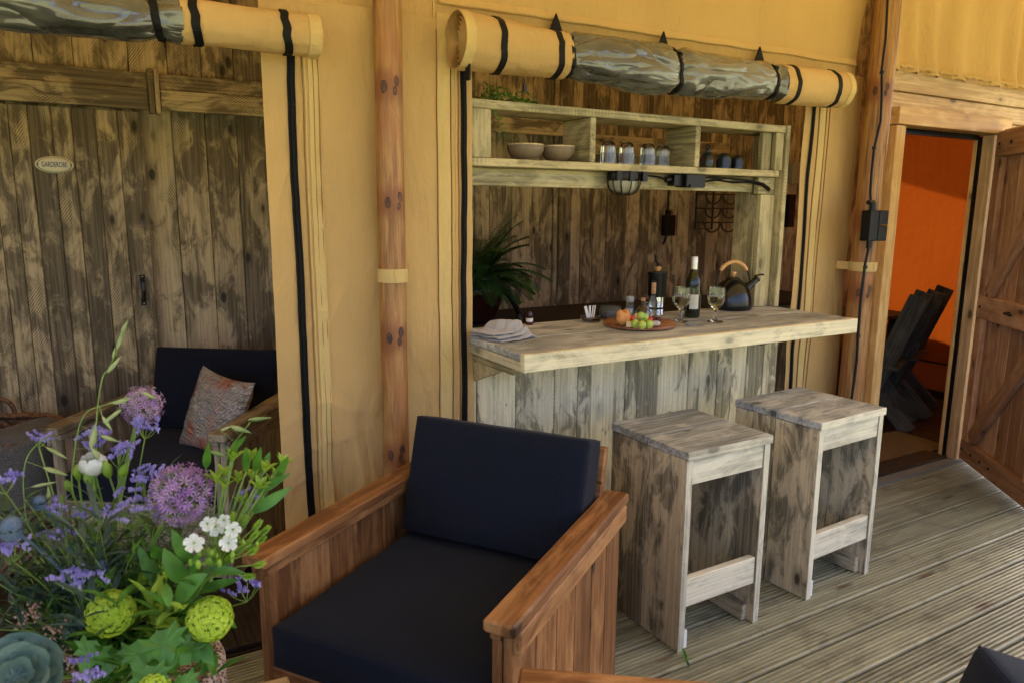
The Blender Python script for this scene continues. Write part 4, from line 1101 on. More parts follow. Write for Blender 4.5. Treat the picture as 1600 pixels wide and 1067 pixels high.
# goblets
def goblet(px, py, label):
    p = on(px, py); t = thing('goblet', label, 'wine glass', (p.x, p.y, ZC+.001), 0, 'wine goblets')
    o_ = [(0, 0), (.036, 0), (.037, .002), (.030, .006), (.012, .011), (.007, .018), (.0095, .030), (.0065, .042), (.009, .055), (.015, .064), (.031, .078), (.039, .098), (.041, .125), (.0405, .163)]
    i_ = [(.0385, .163), (.0387, .125), (.0365, .100), (.0285, .081), (.012, .070), (0, .069)]
    m = MB(); m.lathe(o_+i_, 40)
    for i, vv in enumerate(m.v):
        if .075 < vv.z < .15 and i < 40*14:
            a = math.atan2(vv.y, vv.x); k_ = 1+.018*math.cos(10*a); m.v[i] = Vector((vv.x*k_, vv.y*k_, vv.z))
    m.build('glass', M['glass'], t, True)
    w_ = MB(); w_.lathe([(0, .0697), (.012, .0707), (.0282, .0817), (.0361, .1004), (.0381, .122), (0, .122)], 32); w_.build('wine', M['wine'], t, True)
goblet(1063, 503, 'cut glass goblet of white wine in front of the wine bottle'); goblet(1117, 503, 'cut glass goblet of white wine in front of the black kettle')
# wine bottle
p = on(1081, 496); t = thing('wine_bottle', 'dark green wine bottle with white label and pale cap', 'wine bottle', (p.x, p.y, ZC+.001))
lathe('glass', [(0, .004), (.030, 0), (.0365, .004), (.0375, .012), (.0375, .165), (.034, .190), (.022, .218), (.0150, .236), (.0145, .262), (0, .262)], M['greenglass'], t, 36)
lathe('cap', [(.0158, .236), (.0160, .240), (.0160, .2945), (.0150, .2965), (0, .2965)], M['silvercap'], t, 28)
m = MB(); N = 20
for a0, a1 in ((-2.75, -1.55), (-.95, .55)):
    v = []; f = []
    for i in range(N+1):
        a = a0+(a1-a0)*i/N
        for z in (.045, .115): v.append((.0379*math.cos(a), .0379*math.sin(a), z))
    for i in range(N): f.append((2*i, 2*i+2, 2*i+3, 2*i+1))
    m.add(v, f)
m.build('label', M['paper'], t, True)
# kettle
p = on(1147, 481); t = thing('kettle', 'black enamel kettle with curved wooden handle', 'kettle', (p.x-.055, min(p.y, 2.80), ZC+.001), R(-20)); t.scale = (1.06, 1.06, 1.06)
lathe('body', [(0, 0), (.092, 0), (.098, .006), (.099, .022), (.096, .060), (.086, .098), (.066, .128), (.040, .146), (.036, .148), (0, .149)], M['enamel'], t, 40)
lathe('lid', [(0, .1495), (.035, .1495), (.032, .156), (.012, .162), (0, .163)], M['enamel'], t, 28)
lathe('knob', [(0, .1632), (.007, .1632), (.008, .172), (.014, .178), (.013, .186), (0, .189)], M['handlewood'], t, 18)
m = MB(); m.tube([(.070, 0, .100), (.105, 0, .128), (.128, 0, .150)], [.022, .017, .014], 14); m.tube([(.126, 0, .148), (.132, 0, .154)], .018, 14); m.tube([(.115, 0, .165), (.15, 0, .172), (.165, 0, .170)], .005, 6); m.build('spout', M['enamel'], t, True)
m = MB(); m.tube([(.092*math.cos(a)*1.0, 0, .118+.118*math.sin(a)) for a in [math.pi*(-.12+.36*i/8) for i in range(9)]], .0042, 8); m.tube([(.092*math.cos(a), 0, .118+.118*math.sin(a)) for a in [math.pi*(.76+.36*i/8) for i in range(9)]], .0042, 8); m.build('handle_wire', M['blackmetal'], t, True)
m = MB(); m.tube([(.092*math.cos(a), 0, .118+.118*math.sin(a)) for a in [math.pi*(.22+.56*i/12) for i in range(13)]], [.008]+[.0105]*11+[.008], 10); m.build('handle_grip', M['handlewood'], t, True)
# coffee grinder
p = on(1028, 488); t = thing('coffee_grinder', 'black and steel hand coffee grinder with crank', 'coffee grinder', (p.x-.06, 2.835, ZC+.001)); t.scale = (1.2, 1.2, 1.2)
lathe('steel_base', [(0, 0), (.034, 0), (.034, .004), (.0315, .008), (.0315, .075), (0, .075)], M['steel'], t)
lathe('band', [(.0335, .024), (.0345, .025), (.0345, .031), (.0335, .032)], M['blackplastic'], t)
lathe('body', [(0, .0755), (.036, .0755), (.0375, .085), (.0385, .165), (.041, .172), (.041, .178), (0, .180)], M['blackmetal'], t)
lathe('wood_knob', [(0, .1805), (.008, .1805), (.014, .190), (.014, .198), (0, .2)], M['handlewood'], t, 16)
m = MB(); m.tube([(0, 0, .2), (0, 0, .212), (-.012, 0, .222), (-.014, 0, .25)], .006, 8); m.build('crank', M['blackmetal'], t, True)
# tall corked bottle behind
p = on(1013, 493); t = thing('oil_bottle', 'slim glass bottle with copper neck beside the coffee grinder', 'bottle', (p.x, 2.79, ZC+.001))
lathe('glass', [(0, 0), (.020, 0), (.021, .004), (.021, .07), (.012, .095), (.0095, .11), (0, .11)], M['glass'], t); lathe('neck_wrap', [(.0098, .111), (.0115, .112), (.0115, .165), (.0098, .167), (0, .167)], M['cork'], t, 18); lathe('cap', [(0, .1675), (.0125, .1675), (.0125, .175), (0, .176)], M['blackplastic'], t, 16)
# carafe with cork
p = on(1004, 499); t = thing('small_carafe', 'small round glass carafe with a cork behind the fruit board', 'carafe', (p.x, min(p.y, 2.76), ZC+.001))
lathe('glass', [(0, 0), (.036, 0), (.038, .004), (.038, .035), (.028, .058), (.013, .070), (.012, .085), (.015, .088), (.0115, .086), (.0105, .07), (.025, .056), (.035, .034), (.035, .006), (0, .005)], M['glass'], t, 32)
lathe('cork', [(0, .078), (.0103, .078), (.0125, .103), (0, .104)], M['cork'], t, 16)
m = MB(); m.tube([(.013, 0, .078), (.03, 0, .08), (.034, 0, .065), (.026, 0, .055)], .003, 8); m.build('ear_handle', M['glass'], t, True)
lathe('oil', [(0, .0055), (.0345, .0065), (.0345, .018), (0, .018)], M['greenglass'], t, 28)
# salt mill
p = on(981, 497); t = thing('salt_mill', 'clear salt mill with a pale label', 'mill', (p.x, min(p.y, 2.79), ZC+.001))
lathe('jar', [(0, 0), (.0195, 0), (.0205, .003), (.0205, .072), (.017, .078), (0, .078)], M['glass'], t, 28); lathe('salt', [(0, .003), (.0175, .003), (.0175, .05), (0, .05)], M['white'], t, 20)
lathe('label', [(.0208, .018), (.0209, .0185), (.0209, .05), (.0208, .0505)], plain('mill_label', (.35, .45, .47), .6, var=.5, vscale=90), t, 28)
lathe('head', [(0, .0785), (.0195, .0785), (.021, .083), (.021, .1), (.018, .108), (0, .109)], plain('clear_plastic', (.55, .56, .55), .15, Transmission_Weight=.5), t, 24)
# butter dish and napkin holder
p = on(949, 498); t = thing('glass_dish', 'low glass dish with domed lid on the back of the bar', 'glass dish', (p.x, 2.81, ZC+.001))
lathe('dish', [(0, 0), (.055, 0), (.058, .004), (.058, .012), (.054, .012), (.054, .006), (0, .005)], M['glass'], t, 36)
lathe('lid', [(.056, .0125), (.056, .05), (.048, .064), (.02, .070), (0, .071), (0, .067), (.02, .066), (.046, .060), (.053, .049), (.053, .0125)], M['thinglass'], t, 36)
lathe('contents', [(0, .0065), (.042, .0065), (.044, .03), (0, .034)], M['fig'], t, 24)
p = on(914, 500); t = thing('sachet_jar', 'low glass jar holding white paper sachets', 'jar', (p.x, 2.80, ZC+.001))
lathe('glass', [(0, 0), (.045, 0), (.050, .004), (.052, .024), (.048, .024), (.046, .006), (0, .005)], M['glass'], t, 32)
lathe('contents', [(0, .0055), (.043, .0065), (.045, .016), (0, .018)], M['fig'], t, 24)
for k, (a, dx) in enumerate(((-.25, -.016), (-.05, -.006), (.12, .004), (.28, .014))):
    m = MB(); m.box((-.007, -.002, .0), (.007, .002, .058)); q = m.build('sachet', M['paper'], t); q.location = (dx, 0, .016); q.rotation_euler = (.1*k-.1, a, .4*k)

# ================================================================ STOOLS
def stool(label, x, y, rz, W=.437, D=.43, H=.79):
    t = thing('bar_stool', label, 'bar stool', (x, y, 0), rz, 'scaffold wood bar stools')   # origin: front left corner
    def b(n, lo, hi, mt='stool', bev=.003): return block(n, t, mt, lo, hi, bev)
    b('seat_board', (-.003, -.004, H-.032), (W+.003, D/2-.003, H), 'stooltop_skylit'); b('seat_board', (-.003, D/2+.002, H-.032), (W+.003, D+.004, H), 'stooltop_skylit')
    b('seat_edge', (-.003, -.010, H-.033), (W+.003, -.005, H-.0005), 'stoolfront_lit', .001)
    for x0 in (0, W-.03):
        b('side_plank', (x0, .004, 0), (x0+.03, D/2-.0015, H-.034)); b('side_plank', (x0, D/2+.0015, 0), (x0+.03, D, H-.034))
        b('side_edge', (x0, -.002, 0), (x0+.03, .003, H-.034), 'stoolfront_lit', .001)
    b('apron', (.0315, .003, H-.036-.095), (W-.0315, .03, H-.036), 'stoolfront_lit'); b('apron', (.0315, D-.03, H-.13), (W-.0315, D-.004, H-.036))
    b('footrest', (.0315, .006, .172), (W-.0315, .038, .285), 'stoolfront_lit')
    b('cleat', (.0315, .03, .002), (.058, D-.03, .075)); b('cleat', (W-.058, .03, .002), (W-.0315, D-.03, .075))
    m = MB(); m.box((.0325, .006, .004), (.052, .028, .075)); m.build('end_block', M['white'], t)
    return t
stool('weathered wooden bar stool next to the brown armchair', 1.828, 1.878, R(.5))
stool('weathered wooden bar stool next to the open door', 2.572, 1.893, R(3), .462, .435)

# ================================================================ ARMCHAIRS
def armchair(label, x, y, ang, mt, W=.84, D=.86, H=.70, bh=.405, bo=.0):
    """origin: middle of the front edge on the floor; local x runs to the back, y to the sitter's side"""
    t = thing('armchair', label, 'armchair', (x, y, 0), ang, 'lounge armchairs')
    def b(n, lo, hi, m_=mt, bev=.004): return block(n, t, m_, lo, hi, bev)
    for s in (-1, 1):
        yo = s*(W/2)
        lo, hi = sorted((yo, yo-s*.085))
        b('arm_rest', (-.035, lo, H-.034), (D+.02, hi, H), mt, .006)
        n = 6
        for k in range(n):
            a = D*k/n; y0_, y1_ = sorted((yo-s*.022, yo-s*.048))
            b('side_board', (a+.001, y0_, .015), (a+D/n-.001, y1_, H-.036))
        y0_, y1_ = sorted((yo-s*.0495, yo-s*.078)); b('inner_batten', (-.012, y0_, H-.062), (D-.02, y1_, H-.036))
        y0_, y1_ = sorted((yo-s*.0, yo-s*.021)); b('outer_batten', (.0, y0_, H-.095), (D, y1_, H-.036))
        b('front_post', (-.004, *sorted((yo-s*.0495, yo-s*.075))[:1], .015), (.022, sorted((yo-s*.0495, yo-s*.075))[1], H-.064))
    wi = W/2-.078
    b('front_rail', (-.02, -wi, .335), (.055, wi, .368)); 
    b('front_board', (.0, -wi, .18), (.024, wi, .332)); b('front_board', (.0, -wi, .03), (.024, wi, .177))
    b('seat_panel', (.06, -wi, .335), (D-.06, wi, .366))
    # leaning back: boards on two uprights
    A = R(16)
    def lean(xx, zz): return Vector((.705+bo+math.sin(A)*(zz-.37)+xx*math.cos(A), 0, zz-xx*math.sin(A)))
    for k in range(4 if bh > .4 else 3):
        z0 = .39+.118*k; p = lean(.022, z0+.058)
        plank('back_board', t, mt, (p.x, -wi, p.z), (p.x, wi, p.z), .114, .022, (math.sin(A), 0, math.cos(A)), .004)
    for s in (-1, 1):
        p0_, p1_ = lean(.05, .37), lean(.05, .86 if bh > .4 else .74); plank('back_post', t, mt, (p0_.x, s*(wi-.03), p0_.z), (p1_.x, s*(wi-.03), p1_.z), .05, .03, (0, 1, 0))
    sc_ = cushion('seat_cushion', t, 'navy', .715, 2*wi-.01, .122, .010, .014); sc_.location = (.3575-.022, 0, .369+.061)
    bc = cushion('back_cushion', t, 'navy', .135, 2*wi-.03, bh, .012, .014)
    p = lean(-.062, .491+bh*.48); bc.matrix_local = Matrix.Translation((p.x, 0, p.z)) @ Matrix.Rotation(A, 4, 'Y')
    return t
armchair('reddish brown wooden armchair with navy cushions in front of the pole', .585, 1.704, R(34.5), 'chair')
armchair('reddish brown wooden armchair with navy cushions opposite the flower table', .508, .854, R(-37), 'chair', bh=.37, bo=.09)
armchair('grey wooden armchair with navy cushions inside by the wardrobe', .150, 3.455, R(54), 'chairdim')

# wrapped pillow on the inner armchair
c, s_ = math.cos(R(54)), math.sin(R(54))
def ic(x, y, z): return Vector((.150+c*x-s_*y, 3.455+s_*x+c*y, z))
m = MB(); nx = 30; v = []; f = []
for sd_ in (1, -1):
    b = len(v)
    for j in range(nx+1):
        for i in range(nx+1):
            u_, w_ = i/nx*2-1, j/nx*2-1
            th = .075*((1-abs(u_)**2.6)*(1-abs(w_)**2.6))**.5
            sq = 1-.10*(1-u_*u_)*(abs(w_)**3)-.0; sq2 = 1-.10*(1-w_*w_)*(abs(u_)**3)
            v.append(Vector((u_*.215*sq2, w_*.215*sq, sd_*th+.007*ns(u_*4, w_*4, sd_))))
    for j in range(nx):
        for i in range(nx):
            a = b+j*(nx+1)+i; q = (a, a+1, a+nx+2, a+nx+1); f.append(q if sd_ > 0 else q[::-1])
m.add(v, f); pl = m.build('wrapped_pillow', M['pillow'], None, True)
pp = ic(.38, -.165, .665)
pl.matrix_world = Matrix.Translation(pp) @ Matrix.Rotation(R(-62), 4, 'Z') @ Matrix.Rotation(R(70), 4, 'X') @ Matrix.Rotation(R(-5), 4, 'Z') @ Matrix.Scale(.93, 4)
tag(pl, 'square pillow in shiny plastic wrap leaning in the inner armchair', 'pillow')

# wicker basket with a speckled throw
bk = thing('wicker_basket', 'round dark wicker basket against the wardrobe wall', 'basket', (-.42, 4.05, 0))
m = MB(); n = 26; v = []; f = []; sg_ = 60
for j in range(n+1):
    z = .60*j/n; rr2 = .235+.065*math.sin(z/.6*1.7)
    for k in range(sg_):
        a = 2*math.pi*k/sg_; q = rr2+.006*math.sin(k/sg_*2*math.pi*20+math.pi*(j % 2)); v.append((q*math.cos(a), q*math.sin(a), z))
for j in range(n):
    for k in range(sg_): f.append((j*sg_+k, j*sg_+(k+1) % sg_, (j+1)*sg_+(k+1) % sg_, (j+1)*sg_+k))
f.append(tuple(range(sg_-1, -1, -1)))
m.add(v, f); m.build('body', M['wicker'], bk)
m = MB(); m.tube([(.297*math.cos(a), .297*math.sin(a), .605+.004*math.sin(a*18)) for a in [2*math.pi*k/72 for k in range(73)]], .016, 8); m.build('rim', M['wicker'], bk, True)
for s in (-1, 1):
    m = MB(); m.tube([(s*.02+.06*math.cos(a), s*.30, .61+.085*math.sin(a)) for a in [math.pi*i/12 for i in range(13)]], .011, 8); m.build('handle', M['wicker'], bk, True)
m = MB(); v = []; f = []; n1, n2 = 50, 30
for j in range(n2+1):
    for i in range(n1+1):
        a = -2.75+2.55*i/n1; t_ = j/n2
        if t_ < .35: r_, z = .10+.22*t_/.35, .60+.05*math.sin(t_/.35*math.pi)+.02*ns(a*2, t_*5)
        else: r_, z = .325+.012*ns(a*3, t_*4), .62-.30*(t_-.35)/.65*(1+.12*ns(a*2, 4))
        v.append((r_*math.cos(a), r_*math.sin(a), z+.008*ns(a*9, t_*9)))
for j in range(n2):
    for i in range(n1): q = j*(n1+1)+i; f.append((q, q+1, q+n1+2, q+n1+1))
q = mesh('wool_throw', v, f, M['wool'], None, True); q.location = (-.42, 4.05, 0)
sm_ = q.modifiers.new('t', 'SOLIDIFY'); sm_.thickness = .014; tag(q, 'speckled grey wool throw hanging over the basket rim', 'blanket')

# ---------------------------------------------------------------- inside the doorway: rug and dining chairs
q = link('sisal_rug', boxmesh(1.3, .42, .012, .003, 'rug')); q.location = (4.58, 3.01, .006); q.rotation_euler = (0, 0, R(-2)); tag(q, 'woven brown doormat rug just inside the door', 'rug')
def dchair(label, x, y, ang):
    t = thing('dining_chair', label, 'dining chair', (x, y, 0), ang, 'grey dining chairs')
    for s in (-1, 1):
        yy = s*.205
        plank('back_post', t, 'greywood', (.12, yy, .0), (-.24, yy, 1.02), .13, .035, (1, 0, .3))
        plank('rear_leg', t, 'greywood', (-.26, yy-s*.037, .0), (.16, yy-s*.037, .46), .11, .034, (1, 0, -.3))
    for k in range(3): block('seat_board', t, 'greywood', (-.16+.13*k, -.235, .462), (-.16+.13*(k+1)-.004, .235, .49))
    d = Vector((-.36, 0, 1.02)).normalized()
    for a in (.88, .78, .68):
        c_ = Vector((.12, 0, 0))+d*(a*1.08)
        plank('back_board', t, 'greywood', (c_.x+.012, -.187, c_.z), (c_.x+.012, .187, c_.z), .105, .028, d)
    block('stretcher', t, 'greywood', (-.03, -.167, .20), (.01, .167, .26))
    return t
dchair('dark grey wooden dining chair standing against the orange wall', 5.86, 3.60, R(112))
dchair('dark grey wooden dining chair just behind the larch door frame', 5.36, 3.46, R(116))
tt = thing('dining_table', 'dark grey dining table half hidden behind the door frame', 'table', (5.5, 4.05, 0))
for k in range(4): block('top_board', tt, 'greywood', (-.8, -.20+.14*k-.1, .73), (.75, -.20+.14*(k+1)-.104, .762))
for sx in (-.7, .6):
    for sy in (-.22, .18): block('leg', tt, 'greywood', (sx, sy, 0), (sx+.07, sy+.07, .728))

# ================================================================ FLOWER TABLE
ft = thing('coffee_table', 'low plank coffee table under the flower arrangement', 'table', (-.20, 1.48, 0), R(-5))
for k in range(5): block('top_board', ft, 'table', (-.62, -.36+.145*k, .42), (.55, -.36+.145*(k+1)-.004, .45), .004)
for sx in (-.58, .45):
    for sy in (-.34, .285): block('leg', ft, 'table', (sx, sy, 0), (sx+.07, sy+.06, .418))
    block('apron', ft, 'table', (sx+.01, -.27, .34), (sx+.04, .28, .417))
VB = Vector((.015, 1.60, .452))
vs = thing('seagrass_basket', 'round twisted seagrass flower basket on the coffee table', 'basket', VB)
m = MB()
for j in range(9):
    z = .016+.027*j; r_ = .125+.05*math.sin(min(1.5, .35+j*.17))
    m.tube([(r_*math.cos(a)+.004*ns(a*3, j), r_*math.sin(a), z+.003*ns(a*4, j+5)) for a in [2*math.pi*k/40 for k in range(41)]], .0165, 8)
m.lathe([(0, .004), (.14, .004), (.165, .12), (.16, .22)], 36); m.build('coil_body', M['seagrass'], vs, True)
lathe('inner_pot', [(0, .02), (.12, .02), (.135, .2), (0, .19)], M['fig'], vs, 24)

BASE = VB+Vector((0, 0, .20))
rnd = random.Random(21)
def stem_pts(tip, bend=.03, base=None, n=10, outw=.5):
    b = base or (BASE+Vector((rnd.uniform(-.07, .07), rnd.uniform(-.07, .07), 0)))
    tip = Vector(tip); mid = Vector((b.x+(tip.x-b.x)*.35+rnd.uniform(-bend, bend), b.y+(tip.y-b.y)*.35+rnd.uniform(-bend, bend), b.z+(tip.z-b.z)*.6))
    return [b*(1-t)**2+mid*2*t*(1-t)+tip*t*t for t in [i/n for i in range(n+1)]]
def sphere_dirs(n):
    g = math.pi*(3-math.sqrt(5)); out = []
    for i in range(n):
        z = 1-2*(i+.5)/n; r_ = math.sqrt(1-z*z); out.append(Vector((r_*math.cos(g*i), r_*math.sin(g*i), z)))
    return out
def frame_of(d):
    a = d.cross(Vector((0, 0, 1))); a = a.normalized() if a.length > .05 else Vector((1, 0, 0)); return a, d.cross(a)
GF = 'flowers in the seagrass basket'
def flower(name, label, tip, cat='flower', group=None): return thing(name, label, cat, BASE, 0, group)
def allium(label, px, py, dep, rad):
    tip = at(px, py, dep); t = flower('allium', label, tip); L = tip-BASE
    st = [p-BASE for p in stem_pts(tip)]
    m = MB(); m.tube(st, .0048, 8); m.build('stem', M['stem'], t, True)
    m = MB()
    for d in sphere_dirs(230):
        d = (d+Vector((rnd.uniform(-1, 1), rnd.uniform(-1, 1), rnd.uniform(-1, 1)))*.10).normalized()
        c_ = L+d*rad*rnd.uniform(.62, .97)*(1+.10*ns(d.x*2, d.y*2, d.z*2+px)); a, b = frame_of(d); w0 = rnd.uniform(0, 6)
        m.tube([L+d*.006, c_], .0007, 3, 1, False)
        for k in range(6):
            an = w0+k*math.pi/3; e = a*math.cos(an)+b*math.sin(an); s = d.cross(e)
            q = rad*.19
            m.add([c_, c_+e*q*.55+s*q*.13+d*q*.22, c_+e*q+d*q*.45, c_+e*q*.55-s*q*.13+d*q*.22], [(0, 1, 2, 3)])
        m.add([c_-a*.001, c_+b*.001, c_+a*.001, c_+d*.006], [(0, 1, 3), (1, 2, 3)], 1)
    m.build('flower_head', [M['allium'], M['stem']], t)
allium('large purple allium ball on a thick stem above the lime pompoms', 285, 772, 1.32, .056)
allium('smaller purple allium in front of the dark inner armchair', 222, 634, 1.50, .042)
def pompom(label, px, py, dep, rad, flat=1., ang_=0):
    tip = at(px, py, dep); t = flower('viburnum_pompom', label, tip); L = tip-BASE
    m = MB(); m.tube([p-BASE for p in stem_pts(tip, .02)], .003, 6); m.build('stem', M['stem'], t, True)
    m = MB(); m.ball(L, rad*.80, 1, 16, 10)
    for d in sphere_dirs(560):
        d = (d+Vector((rnd.uniform(-1, 1), rnd.uniform(-1, 1), rnd.uniform(-1, 1)))*.12).normalized()
        lump = 1+.09*ns(d.x*2.2, d.y*2.2, d.z*2.2+px)-.06*max(0, -d.z)
        c_ = L+d*rad*lump*rnd.uniform(.86, .95); a, b = frame_of(d); w0 = rnd.uniform(0, 6); q = rad*.125
        for k in range(5):
            an = w0+k*2*math.pi/5; e = a*math.cos(an)+b*math.sin(an); s = d.cross(e)
            m.add([c_, c_+e*q*.6+s*q*.36+d*q*.25, c_+e*q*1.05+d*q*.12, c_+e*q*.6-s*q*.36+d*q*.25], [(0, 1, 2, 3)])
    m.build('flower_head', [M['viburnum'], M['stem']], t)
pompom('lime green viburnum pompom left of the thick allium stem', 173, 958, 1.30, .0425); pompom('lime green viburnum pompom beside the seagrass basket edge', 328, 967, 1.30, .0415)
pompom('small lime viburnum pompom half hidden behind the allium stem', 238, 903, 1.42, .027); pompom('lime viburnum pompom at the table edge below the leaves', 240, 1075, 1.22, .027)
# white phlox
t = flower('phlox', 'cluster of white phlox flowers with green buds', None); c0 = at(345, 850, 1.30); L = c0-BASE
m = MB(); m.tube([p-BASE for p in stem_pts(c0-Vector((0, 0, .03)))], .003, 6)
toc = (CP-c0).normalized()
fl = MB(); bd = MB()
for px, py, r_ in ((303, 848, .0165), (337, 822, .0165), (357, 848, .0150), (324, 818, .012), (364, 827, .013), (350, 812, .010)):
    q = at(px, py, 1.28+rnd.uniform(-.02, .02))-BASE; d = (toc+Vector((rnd.uniform(-.3, .3), rnd.uniform(-.3, .3), .35))).normalized(); a, b = frame_of(d); w0 = rnd.uniform(0, 6)
    for k in range(5):
        an = w0+k*2*math.pi/5; e = a*math.cos(an)+b*math.sin(an); s = d.cross(e); v = [q-d*.003]; N = 6
        for i in range(N+1):
            th = (i/N-.5)*1.5; v.append(q+(e*math.cos(th)*.95+s*math.sin(th)*.80)*r_*(1.12 if 0 < i < N else .8)+d*.002*math.cos(i*2))
        fl.add(v, [(0, i, i+1) for i in range(1, N+1)])
    fl.ball(q+d*.001, .0022, 1, 6, 4)
    m.tube([L-Vector((0, 0, .03)), q-d*.02, q-d*.002], .0011, 4)
m.build('stem', M['stem'], t, True); fl.build('blossom', [M['whitepetal'], M['leaflime']], t)
for k in range(46):
    q = L+Vector((rnd.gauss(0, .022), rnd.gauss(0, .022), rnd.gauss(-.005, .013))); r_ = rnd.uniform(.0035, .006)
    bd.ball(q, r_, 0, 6, 4, (.8, .8, 1.5)); bd.tube([L-Vector((0, 0, .035)), q], .0008, 3)
bd.build('buds', M['leaflime'], t, True)
# lisianthus: white bloom and green buds
t = flower('lisianthus', 'cream white lisianthus bloom with pale green buds', None)
m = MB(); fl = MB(); bd = MB()
for px, py, r_, op in ((146, 727, .020, 1), (168, 735, .013, 0), (122, 740, .011, 0), (192, 737, .011, 0), (108, 760, .009, 0), (140, 750, .012, 0)):
    q = at(px, py, 1.42)-BASE; pts = [p-BASE for p in stem_pts(q+BASE)]; m.tube(pts, .002, 5); d = (pts[-1]-pts[-2]).normalized(); a, b = frame_of(d)
    tgt = fl if op else bd
    for k in range(6 if op else 5):
        an = k*2*math.pi/(6 if op else 5); e = a*math.cos(an)+b*math.sin(an); s = d.cross(e); N = 5; v = []; ff = []
        for i in range(N+1):
            tq = i/N; rad_ = r_*(.25+.75*math.sin(tq*2.4)) if op else r_*.62*math.sin(.3+tq*2.75)
            ww = r_*(.85 if op else .5)*math.sin(.25+tq*2.6)
            c_ = q+d*(tq*r_*(2.1 if op else 2.7)-r_)+e*rad_; v += [c_+s*ww, c_+e*.002, c_-s*ww]
        for i in range(N): aa = 3*i; ff += [(aa, aa+1, aa+4, aa+3), (aa+1, aa+2, aa+5, aa+4)]
        tgt.add(v, ff)
m.build('stem', M['stem'], t, True); fl.build('petals', M['whitepetal'], t, True); bd.build('buds', M['leaflime'], t, True)
# violet limonium sprays
LIM = [(150, 690, 1.45, .05, 'pale violet sea lavender spray over the inner armchair arm'), (183, 712, 1.42, .04, 'violet sea lavender spray above the white lisianthus'), (225, 672, 1.46, .03, 'pale violet sea lavender spray just under the smaller allium'),
       (225, 757, 1.42, .055, 'violet sea lavender spray between the two alliums'), (80, 800, 1.36, .03, 'violet sea lavender spray above the dark limonium'), (205, 800, 1.38, .06, 'violet sea lavender spray left of the large allium ball'),
       (140, 808, 1.38, .022, 'small violet sea lavender tuft beside the grass stems'), (125, 905, 1.28, .05, 'bright violet sea lavender spray above the left lime pompom'), (20, 860, 1.25, .035, 'violet sea lavender spray beside the blue thistle'),
       (90, 840, 1.36, .03, 'dim violet sea lavender spray among the dark leaves'), (385, 925, 1.36, .03, 'thin pale sea lavender sprig leaning towards the armchair'), (140, 1052, 1.2, .03, 'violet sea lavender spray beside the grey-green rosette'),
       (60, 690, 1.5, .02, 'pale sea lavender sprig in front of the wool throw'), (8, 755, 1.25, .03, 'pale violet sprig at the outermost edge of the bouquet'), (390, 790, 1.42, .035, 'dim violet sea lavender spray behind the green alstroemeria')]
def limonium(px, py, dep, sp, label):
    tip = at(px, py, dep); t = flower('sea_lavender', label, tip, 'flower', GF); L = tip-BASE
    m = MB(); fl = MB(); pts = [p-BASE for p in stem_pts(L+BASE-Vector((0, 0, sp*.6)))]; m.tube(pts, .0015, 4); root = pts[-1]
    nb = max(5, int(sp*250))
    for k in range(nb):
        a = rnd.uniform(0, 6.28); q = L+Vector((math.cos(a)*sp*rnd.uniform(.15, 1), math.sin(a)*sp*rnd.uniform(.15, 1), rnd.uniform(-.25, .35)*sp+.004))
        m.tube([root, root.lerp(q, .5)+Vector((0, 0, -.003)), q], .0008, 3)
        # flower combs along the tip
        dx = Vector((rnd.uniform(-1, 1), rnd.uniform(-1, 1), .25)).normalized()
        for i in range(7):
            c_ = q+dx*(i-3)*.0045; d = Vector((rnd.uniform(-.4, .4), rnd.uniform(-.4, .4), 1)).normalized(); aa, bb_ = frame_of(d); h_ = rnd.uniform(.007, .0115); w_ = .0034
            fl.add([c_, c_+d*h_+aa*w_, c_+d*h_*.9+bb_*w_, c_+d*h_-aa*w_, c_+d*h_*.9-bb_*w_], [(0, 1, 2), (0, 2, 3), (0, 3, 4), (0, 4, 1)])
    m.build('stem', M['stem'], t); fl.build('florets', M['limon'], t)['kind'] = 'stuff'
for a in LIM: limonium(*a)
# lime alstroemeria with lance leaves
def alstro(label, heads, leaves, dep):
    t = flower('alstroemeria', label, None); m = MB(); fl = MB(); lf = MB()
    hub = at(330, 905, dep)-BASE
    m.tube([p-BASE for p in stem_pts(hub+BASE)], .0035, 6)
    for px, py in heads:
        q = at(px, py, dep+rnd.uniform(-.04, .04))-BASE; m.tube([hub, hub.lerp(q, .55)+Vector((0, 0, .01)), q], .0014, 4); d = (q-hub).normalized(); d = (d+Vector((0, 0, .5))).normalized(); a, b = frame_of(d)
        for k in range(6):
            an = k*math.pi/3+rnd.uniform(-.2, .2); e = a*math.cos(an)+b*math.sin(an); leaf_quad(fl, q-d*.006, q-d*.006+(d*.9+e*rnd.uniform(.5, 1.3)).normalized()*.029, .0125, d, .25)
    for px, py, qx, qy, w_ in leaves:
        b0 = at(px, py, dep)-BASE; q = at(qx, qy, dep-.03+rnd.uniform(-.03, .03))-BASE; lf = MB(); leaf_quad(lf, b0, q, w_, (CP-at(px, py, dep)).normalized(), .12, 0, 7); lf.build('leaf', M['leaf'], t, True); m.tube([hub, hub.lerp(b0, .6), b0], .0013, 4)
    m.build('stem', M['stem'], t, True); fl.build('blossom', M['leaflime'], t)['kind'] = 'stuff'
alstro('lime green alstroemeria with long pointed leaves by the armchair', [(350, 740), (372, 750), (395, 745), (415, 733), (378, 785), (405, 760), (430, 745), (350, 760), (365, 715), (440, 725), (338, 750), (392, 715), (425, 755)],
       [(385, 735, 384, 698, .016), (398, 735, 408, 697, .016), (408, 738, 422, 705, .016), (432, 745, 451, 712, .018), (360, 720, 372, 688, .015), (395, 800, 456, 760, .024), (400, 770, 455, 738, .018), (322, 730, 326, 690, .016), (365, 700, 385, 680, .012), (420, 757, 441, 750, .012)], 1.33)
t = flower('lime_buds', 'spray of lime green buds beside the white phlox', None); m = MB(); lf = MB()
